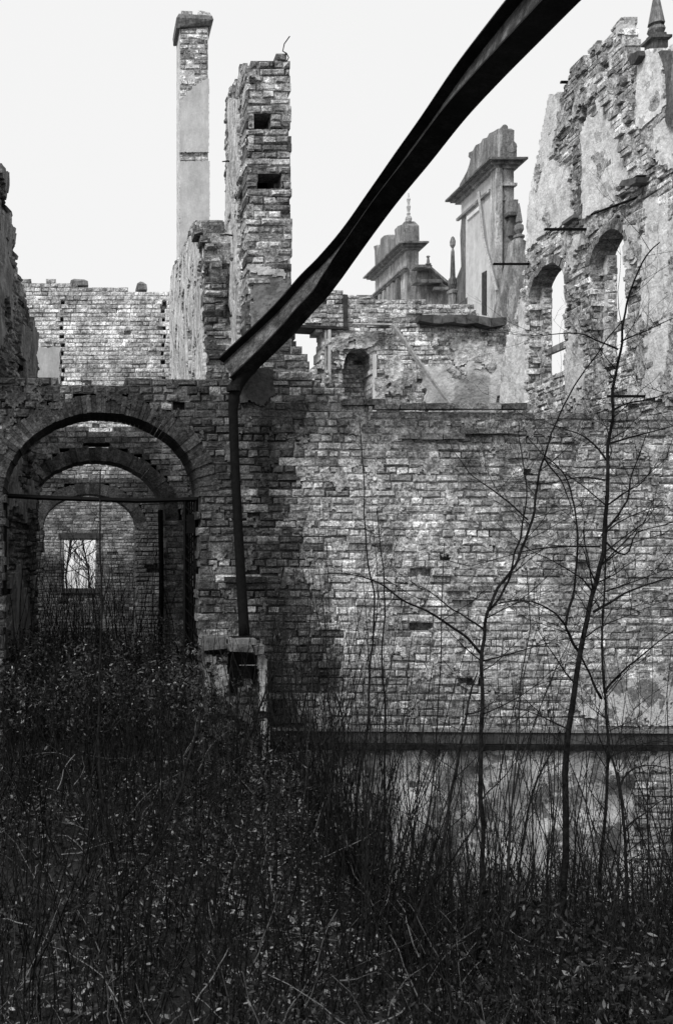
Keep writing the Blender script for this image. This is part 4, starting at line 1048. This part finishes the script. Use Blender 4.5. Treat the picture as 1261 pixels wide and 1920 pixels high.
sapling('slanting sapling leaning right from the dark brush, left of the middle sapling', [(770, 1740), (792, 1690), (812, 1650), (826, 1590), (838, 1530), (850, 1460), (862, 1400), (872, 1345), (884, 1290), (895, 1262)],
        6.6, .021, .006, [(.012, [(800, 1680), (835, 1630), (870, 1580), (895, 1540), (905, 1500), (930, 1470), (955, 1440), (985, 1380)]), (.008, [(872, 1340), (905, 1330), (940, 1300)])], ntw=12, seed=4)
sapling('thin tall sapling rising past the wall left of centre, bare straight top', [(664, 1600), (668, 1500), (680, 1420), (690, 1340), (692, 1260), (700, 1190), (702, 1120), (690, 1060), (684, 980), (682, 900), (676, 840), (675, 795)],
        8.2, .016, .004, [(.006, [(700, 1190), (708, 1100), (700, 1000), (698, 940)])], ntw=10, seed=5, twl=.35)
sapling('thin sapling beside the straight-topped one, ending lower near the wall middle', [(722, 1560), (720, 1460), (722, 1380), (718, 1300), (716, 1220), (722, 1150), (720, 1080), (712, 1020), (708, 960), (711, 950)],
        8.4, .014, .004, [(.006, [(720, 1085), (760, 1110), (790, 1125)])], ntw=9, seed=6, twl=.35)
sapling('dark sapling growing in front of the left arch, reaching the iron rail', [(215, 1700), (215, 1620), (206, 1560), (190, 1480), (186, 1400), (187, 1320), (189, 1240), (190, 1160), (191, 1080), (187, 1000), (188, 900), (190, 880)],
        7.4, .020, .005, [(.012, [(214, 1640), (225, 1600), (260, 1550), (310, 1520), (360, 1490), (400, 1465), (440, 1440)])], ntw=12, seed=7, twl=.4)
sapling('slanting dark stem in the left brush rising toward the stone pedestal', [(200, 1830), (215, 1720), (250, 1650), (290, 1590), (320, 1530), (340, 1480), (355, 1420), (372, 1360), (380, 1325)], 6.4, .024, .007, [(.012, [(345, 1700), (358, 1640), (368, 1560), (374, 1525), (390, 1500), (410, 1470)], 6.4)], ntw=12, seed=8, twl=.4)
sapling('thin sapling at far right with curved side shoots over the bare brick patch', [(1178, 1740), (1172, 1640), (1168, 1560), (1158, 1480), (1150, 1430), (1140, 1395)], 6.8, .020, .007, [(.010, [(1160, 1490), (1175, 1450), (1210, 1435), (1250, 1440), (1290, 1450)]), (.008, [(1215, 1700), (1214, 1600), (1212, 1510), (1215, 1450), (1235, 1420), (1280, 1405)]), (.009, [(1168, 1560), (1200, 1530), (1240, 1500), (1280, 1490)])], ntw=14, seed=9)
sapling('slender sapling in front of the lower plaster, between middle and thickest stems', [(958, 1780), (966, 1700), (975, 1600), (985, 1540), (1000, 1480), (1025, 1430), (1045, 1390), (1050, 1370)], 6.9, .013, .005, [(.007, [(970, 1660), (950, 1600), (945, 1520), (958, 1440), (968, 1380), (975, 1300), (985, 1240)])], ntw=14, seed=10)
sapling('short upright sapling in the brush left of the slanting one', [(758, 1700), (766, 1620), (778, 1530), (785, 1450), (792, 1380), (804, 1300), (812, 1240)], 7.8, .011, .003, [(.006, [(778, 1530), (800, 1460), (815, 1400)])], ntw=12, seed=11, twl=.4)
sapling('thin whip of a sapling at the left of the dark brush by the pedestal', [(160, 1640), (170, 1560), (172, 1480), (178, 1420), (186, 1360)], 7.0, .013, .005, [], ntw=8, seed=12, twl=.35)
sapling('thin stem rising right of the pedestal along the dark wall', [(640, 1560), (636, 1480), (646, 1400), (640, 1330), (620, 1280)], 7.9, .013, .004, [(.006, [(560, 1330), (575, 1230), (600, 1130), (640, 1060)], 9.3)], ntw=8, seed=13, twl=.35)
sapling('curved stem growing beside the pedestal ruin and crossing its pale rib', [(400, 1500), (440, 1440), (470, 1380), (490, 1320), (505, 1280), (530, 1230), (560, 1160)], 8.6, .020, .004, [(.010, [(450, 1600), (440, 1520), (430, 1460)], 8.6)], ntw=8, seed=14, twl=.35)

# ================================================================== undergrowth
def scatter_leaves(name, n, region, hfun, size, mat, tone_rng, seed, label, cat, tilt=1.0, dens=None):
    R = np.random.RandomState(seed)
    x0, x1, y0, y1 = region
    xs = R.uniform(x0, x1, n * 2); ys = R.uniform(y0 ** .5, y1 ** .5, n * 2) ** 2 if y0 > 0 else R.uniform(y0, y1, n * 2)
    out = []
    for x, y in zip(xs, ys):
        if dens and R.random() > dens(x, y): continue
        if y > 9.4 and x > 1.25: continue
        out.append((x, y))
        if len(out) >= n: break
    m_ = len(out); XY = np.array(out)
    Z = np.array([ground_z(x, y) for x, y in out]) + np.array([hfun(x, y, R) for x, y in out])
    Cn = np.stack([XY[:, 0], XY[:, 1], Z], 1)
    A = R.normal(0, 1, (m_, 3)); A[:, 2] *= .5 * tilt; A /= np.linalg.norm(A, axis=1)[:, None]
    B = R.normal(0, 1, (m_, 3)); B[:, 2] *= .4 * tilt; B -= A * (A * B).sum(1)[:, None]; B /= np.linalg.norm(B, axis=1)[:, None]
    N = np.cross(A, B)
    sz = R.uniform(size[0], size[1], m_)[:, None]
    wd = sz * R.uniform(.3, .55, m_)[:, None]
    V = np.stack([Cn - A * sz, Cn - A * sz * .2 + B * wd, Cn + A * sz * .4 + B * wd * .8, Cn + A * sz + N * sz * .3, Cn + A * sz * .4 - B * wd * .8, Cn - A * sz * .2 - B * wd, ], 1)
    V[:, 1:3] += (N * sz * .25)[:, None, :]; V[:, 4:6] += (N * sz * .25)[:, None, :]
    # two quads, folded along the midrib
    Fc = np.array([(0, 3, 2, 1), (0, 5, 4, 3)])
    Fa = (Fc[None] + np.arange(m_)[:, None, None] * 6).reshape(-1, 4)
    T = np.repeat(R.uniform(0, 1, m_) ** 2.2 * (tone_rng[1] - tone_rng[0]) + tone_rng[0], 6)
    o = mesh_obj(name, V.reshape(-1, 3), Fa, mat, None, T, kind='stuff')
    tag(o, label, cat)
    return o

def brush_h(x, y):
    return max(.12, .55 + .5 * nz(x, y, .7, 31) + .25 * nz(x, y, 2, 33))
def litter_dens(x, y):
    px_ = VX + F * x / y
    return max(.05, .35 + 1.3 * nz(x, y, 1.0, 3)) * (2.2 if (200 < px_ < 620 and 6.2 < y < 9.3) else .55)
scatter_leaves('leaf_litter', 50000, (-2.5, 6.5, 2.6, 9.7), lambda x, y, R: R.uniform(0, .06), (.010, .034), M_LEAF, (.15, 4.2), 1, 'fallen dead leaves covering the sloping ground', 'leaves', .5, dens=litter_dens)
scatter_leaves('leaf_litter', 9000, (-1.2, 1.8, 10.3, 24), lambda x, y, R: R.uniform(0, .25), (.02, .05), M_LEAF, (.1, 1.0), 2, 'dead leaves on the floor inside the arcade', 'leaves', .6)
def clumps(name, n, region, rad, hgt, per, size, mat, tone_rng, seed, label, cat, hmod=None):
    R = np.random.RandomState(seed); x0, x1, y0, y1 = region; C_ = []; T_ = []
    for _ in range(n):
        x, y = R.uniform(x0, x1), R.uniform(y0, y1)
        if 9.5 < y < 10.5 and x > 1.1: continue
        r_ = R.uniform(*rad); h_ = R.uniform(*hgt) * (hmod(x, y) if hmod else 1); m_ = int(per * R.uniform(.5, 1.5)); tn = R.uniform(.35, 1.5)
        # shoots of the clump: leaves sit along them
        ns = 9; a = R.uniform(0, 6.28, ns); le = R.uniform(.2, 1, ns)
        k = R.randint(0, ns, m_); f = R.uniform(.1, 1, m_) ** .7
        px_ = x + np.cos(a[k]) * le[k] * r_ * f + R.normal(0, .035, m_)
        py_ = y + np.sin(a[k]) * le[k] * r_ * f + R.normal(0, .035, m_)
        pz_ = ground_z(x, y) + h_ * (1.15 - .5 * le[k]) * np.sin(f * 1.7) + R.normal(0, .03, m_)
        C_.append(np.stack([px_, py_, pz_], 1)); T_.append(np.full(m_, tn) * (R.uniform(.2, 1.3, m_) + 5.5 * (R.uniform(0, 1, m_) > .93)))
    Cn = np.concatenate(C_); T = np.concatenate(T_); ok = ~((Cn[:, 1] > 9.72) & (Cn[:, 0] > 1.2) & (Cn[:, 1] < 10.4)); Cn = Cn[ok]; T = T[ok]; m_ = len(Cn)
    A = R.normal(0, 1, (m_, 3)); A /= np.linalg.norm(A, axis=1)[:, None]
    B = R.normal(0, 1, (m_, 3)); B -= A * (A * B).sum(1)[:, None]; B /= np.linalg.norm(B, axis=1)[:, None]; N = np.cross(A, B)
    sz = R.uniform(size[0], size[1], m_)[:, None]; wd = sz * R.uniform(.25, .5, m_)[:, None]
    V = np.stack([Cn - A * sz, Cn - A * sz * .2 + B * wd, Cn + A * sz * .4 + B * wd * .8, Cn + A * sz + N * sz * .3, Cn + A * sz * .4 - B * wd * .8, Cn - A * sz * .2 - B * wd], 1)
    V[:, 1:3] += (N * sz * .25)[:, None, :]; V[:, 4:6] += (N * sz * .25)[:, None, :]
    Fa = (np.array([(0, 3, 2, 1), (0, 5, 4, 3)])[None] + np.arange(m_)[:, None, None] * 6).reshape(-1, 4)
    T = T * (tone_rng[1] - tone_rng[0]) + tone_rng[0]
    return tag(mesh_obj(name, V.reshape(-1, 3), Fa, mat, None, np.repeat(T, 6), kind='stuff'), label, cat)
clumps('undergrowth', 620, (-2.3, 6.2, 3.2, 9.4), (.2, .55), (.15, .75), 95, (.008, .026), M_GREEN, (.1, 1.2), 3, 'low tangled leafy brambles filling the foreground', 'undergrowth', hmod=lambda x, y: .7 + 1.2 * max(-.4, nz(x, y, .7, 31)))
clumps('undergrowth', 210, (-1.4, 1.35, 8.6, 13.5), (.25, .6), (.6, 1.15), 150, (.010, .030), M_GREEN, (.15, 1.5), 5, 'dark leafy growth choking the passage under the arches', 'undergrowth')
clumps('undergrowth', 90, (2.3, 5.4, 3.6, 5.6), (.3, .7), (.55, 1.1), 170, (.010, .028), M_GREEN, (.05, .7), 7, 'dark leafy bush mass along the bottom right edge', 'undergrowth')
clumps('undergrowth', 120, (2.4, 6.4, 8.3, 9.5), (.2, .5), (.25, .8), 80, (.010, .026), M_GREEN, (.2, 2.2), 8, 'ragged leafy growth hiding the foot of the plastered wall', 'undergrowth')

def stems(name, n, region, hr, rr, mat, tone, seed, label, cat, lean=.25, seg=5, sides=3, hmod=None, curl=.12):
    R = np.random.RandomState(seed); x0, x1, y0, y1 = region
    V = np.zeros((n, seg + 1, sides, 3)); T = np.zeros((n, seg + 1, sides))
    i = 0; tries = 0
    while i < n and tries < n * 6:
        tries += 1
        x, y = R.uniform(x0, x1), R.uniform(y0, y1)
        if y > 9.5 and y < 10.5 and x > 1.2: continue
        if y >= 10.4 and (x > 1.4 or x < -1.1): continue
        h = R.uniform(*hr) * (hmod(x, y) if hmod else 1)
        if h < .1: continue
        p = np.array([x, y, ground_z(x, y) - .05]); d = np.array([R.normal(0, lean), R.normal(0, lean), 1.0])
        r = R.uniform(*rr); tn = R.uniform(*tone)
        for k in range(seg + 1):
            ra = r * (1 - .7 * k / seg)
            for s_ in range(sides):
                q = 2 * math.pi * s_ / sides
                V[i, k, s_] = p + np.array([math.cos(q) * ra, math.sin(q) * ra, 0])
            T[i, k] = tn
            d = d + np.array([R.normal(0, curl), R.normal(0, curl), 0]); 
            dn = d / np.linalg.norm(d); p = p + dn * h / seg
        i += 1
    n = i
    Fc = []
    base = (seg + 1) * sides
    one = [(k * sides + s_, k * sides + (s_ + 1) % sides, (k + 1) * sides + (s_ + 1) % sides, (k + 1) * sides + s_) for k in range(seg) for s_ in range(sides)]
    Fa = (np.array(one)[None] + np.arange(n)[:, None, None] * base).reshape(-1, 4)
    o = mesh_obj(name, V[:n].reshape(-1, 3), Fa, mat, None, T[:n].ravel(), kind='stuff')
    return tag(o, label, cat)
stems('thicket', 2300, (-2.3, 6.2, 5.2, 9.4), (.7, 2.2), (.003, .008), M_BARK, (.6, 1.6), 11, 'thicket of thin dark bare shoots growing all over the foreground', 'thicket', .18, hmod=lambda x, y: (.75 + .5 * nz(x, y, .8, 41)) * (1 - .3 * sstep(2.4, 3.0, x)))
stems('thicket', 1100, (-2.0, 4.6, 3.0, 5.2), (.5, 1.25), (.002, .005), M_BARK, (.5, 1.4), 12, 'dark tangled shoots nearest the camera along the bottom edge', 'thicket', .35, curl=.25)
stems('thicket', 320, (-1.0, 1.4, 10.6, 24), (1.0, 2.6), (.004, .012), M_BARK, (.5, 1.3), 13, 'bare shoots growing up through the arcade passage', 'thicket', .12)
stems('dry_stalks', 420, (-2.2, 6.0, 3.4, 9.2), (.25, 1.0), (.002, .004), M_STALK, (.3, 1.6), 14, 'pale dry stalks scattered leaning through the brush', 'stalks', .45, seg=8, curl=.28)
def fallen(n, seed):
    R = random.Random(seed); g = Geo()
    for i in range(n):
        x, y = R.uniform(-1.5, 5.5), R.uniform(4.2, 8.8)
        p = Vector((x, y, ground_z(x, y) + R.uniform(.02, .4)))
        a = R.uniform(0, 6.28); d = Vector((math.cos(a), math.sin(a) * .5, R.uniform(-.1, 1.2))).normalized(); P_ = [p]
        L = R.uniform(.15, .6)
        for k in range(6):
            d = (d + Vector((R.gauss(0, .22), R.gauss(0, .2), R.gauss(-.04, .16)))).normalized(); P_.append(P_[-1] + d * L / 6)
        g.tube(P_, [.0045 * (1 - .1 * k) * R.uniform(.8, 1.2) for k in range(7)], 4, R.uniform(.2, 1.5))
    tag(g.build('fallen_twigs', M_STALK, kind='stuff'), 'pale broken twigs lying across the brush', 'twigs')
fallen(260, 5)
stems('thicket', 150, (0.2, 4.6, 4.6, 6.6), (1.1, 2.2), (.0025, .0055), M_BARK, (.5, 1.6), 25, 'taller single shoots rising near the camera in front of the others', 'thicket', .16, seg=8, curl=.09)
stems('thicket', 110, (1.5, 4.2, 6.6, 9.0), (1.8, 3.0), (.003, .006), M_BARK, (.5, 1.6), 26, 'long thin shoots crossing the ledge near the middle of the wall', 'thicket', .10, seg=8, curl=.08)
stems('whips', 130, (1.6, 5.8, 6.0, 9.2), (1.7, 3.1), (.0035, .0085), M_BARK, (.8, 2.6), 23, 'thin upright whips standing before the lower plaster at right', 'whips', .12, seg=8, curl=.07)
stems('thicket', 300, (-1.4, 1.5, 7.6, 9.6), (.7, 1.5), (.003, .007), M_BARK, (.6, 1.8), 24, 'thin dark shoots standing in front of the left arch', 'thicket', .15)
stems('thicket', 120, (1.95, 2.9, 6.9, 9.3), (1.1, 2.3), (.004, .010), M_BARK, (.6, 1.6), 21, 'tall dense bunch of thin dark shoots standing before the dark left end of the ledge', 'thicket', .10, hmod=lambda x, y: .8 + .4 * nz(x, y, 2, 43))
stems('thicket', 260, (3.2, 5.2, 5.2, 6.6), (1.0, 1.9), (.003, .008), M_BARK, (.6, 1.6), 22, 'dark bushy shoots rising at the lower right corner', 'thicket', .2, curl=.2)

# trees beyond the end window
def far_tree(x, y, h, seed, label):
    R = random.Random(seed)
    t = thing('bare_tree', label, 'tree', (x, y, -2), group='bare trees beyond the end window')
    g = Geo(); P = [Vector((x + .1 * R.uniform(-1, 1) * k, y, -2 + h * k / 6)) for k in range(7)]
    g.tube(P, [.04 - .005 * k for k in range(7)], 6); g.build('trunk', M_BARK, t)
    g = Geo()
    for k in range(46):
        p = P[R.randint(1, 6)] + Vector((0, 0, R.uniform(-.5, .3)))
        twig(g, p, Vector((R.uniform(-1, 1), R.uniform(-.4, .4), R.uniform(.1, .9))).normalized(), R.uniform(.8, 2.2), R.uniform(.01, .02), R, 2, 1.6)
    g.build('twigs', M_BARK, t, kind='stuff')
far_tree(-.2, 29, 5, 3, 'bare tree behind the left half of the bright end window')
far_tree(.5, 31, 5, 4, 'bare tree behind the right half of the bright end window')
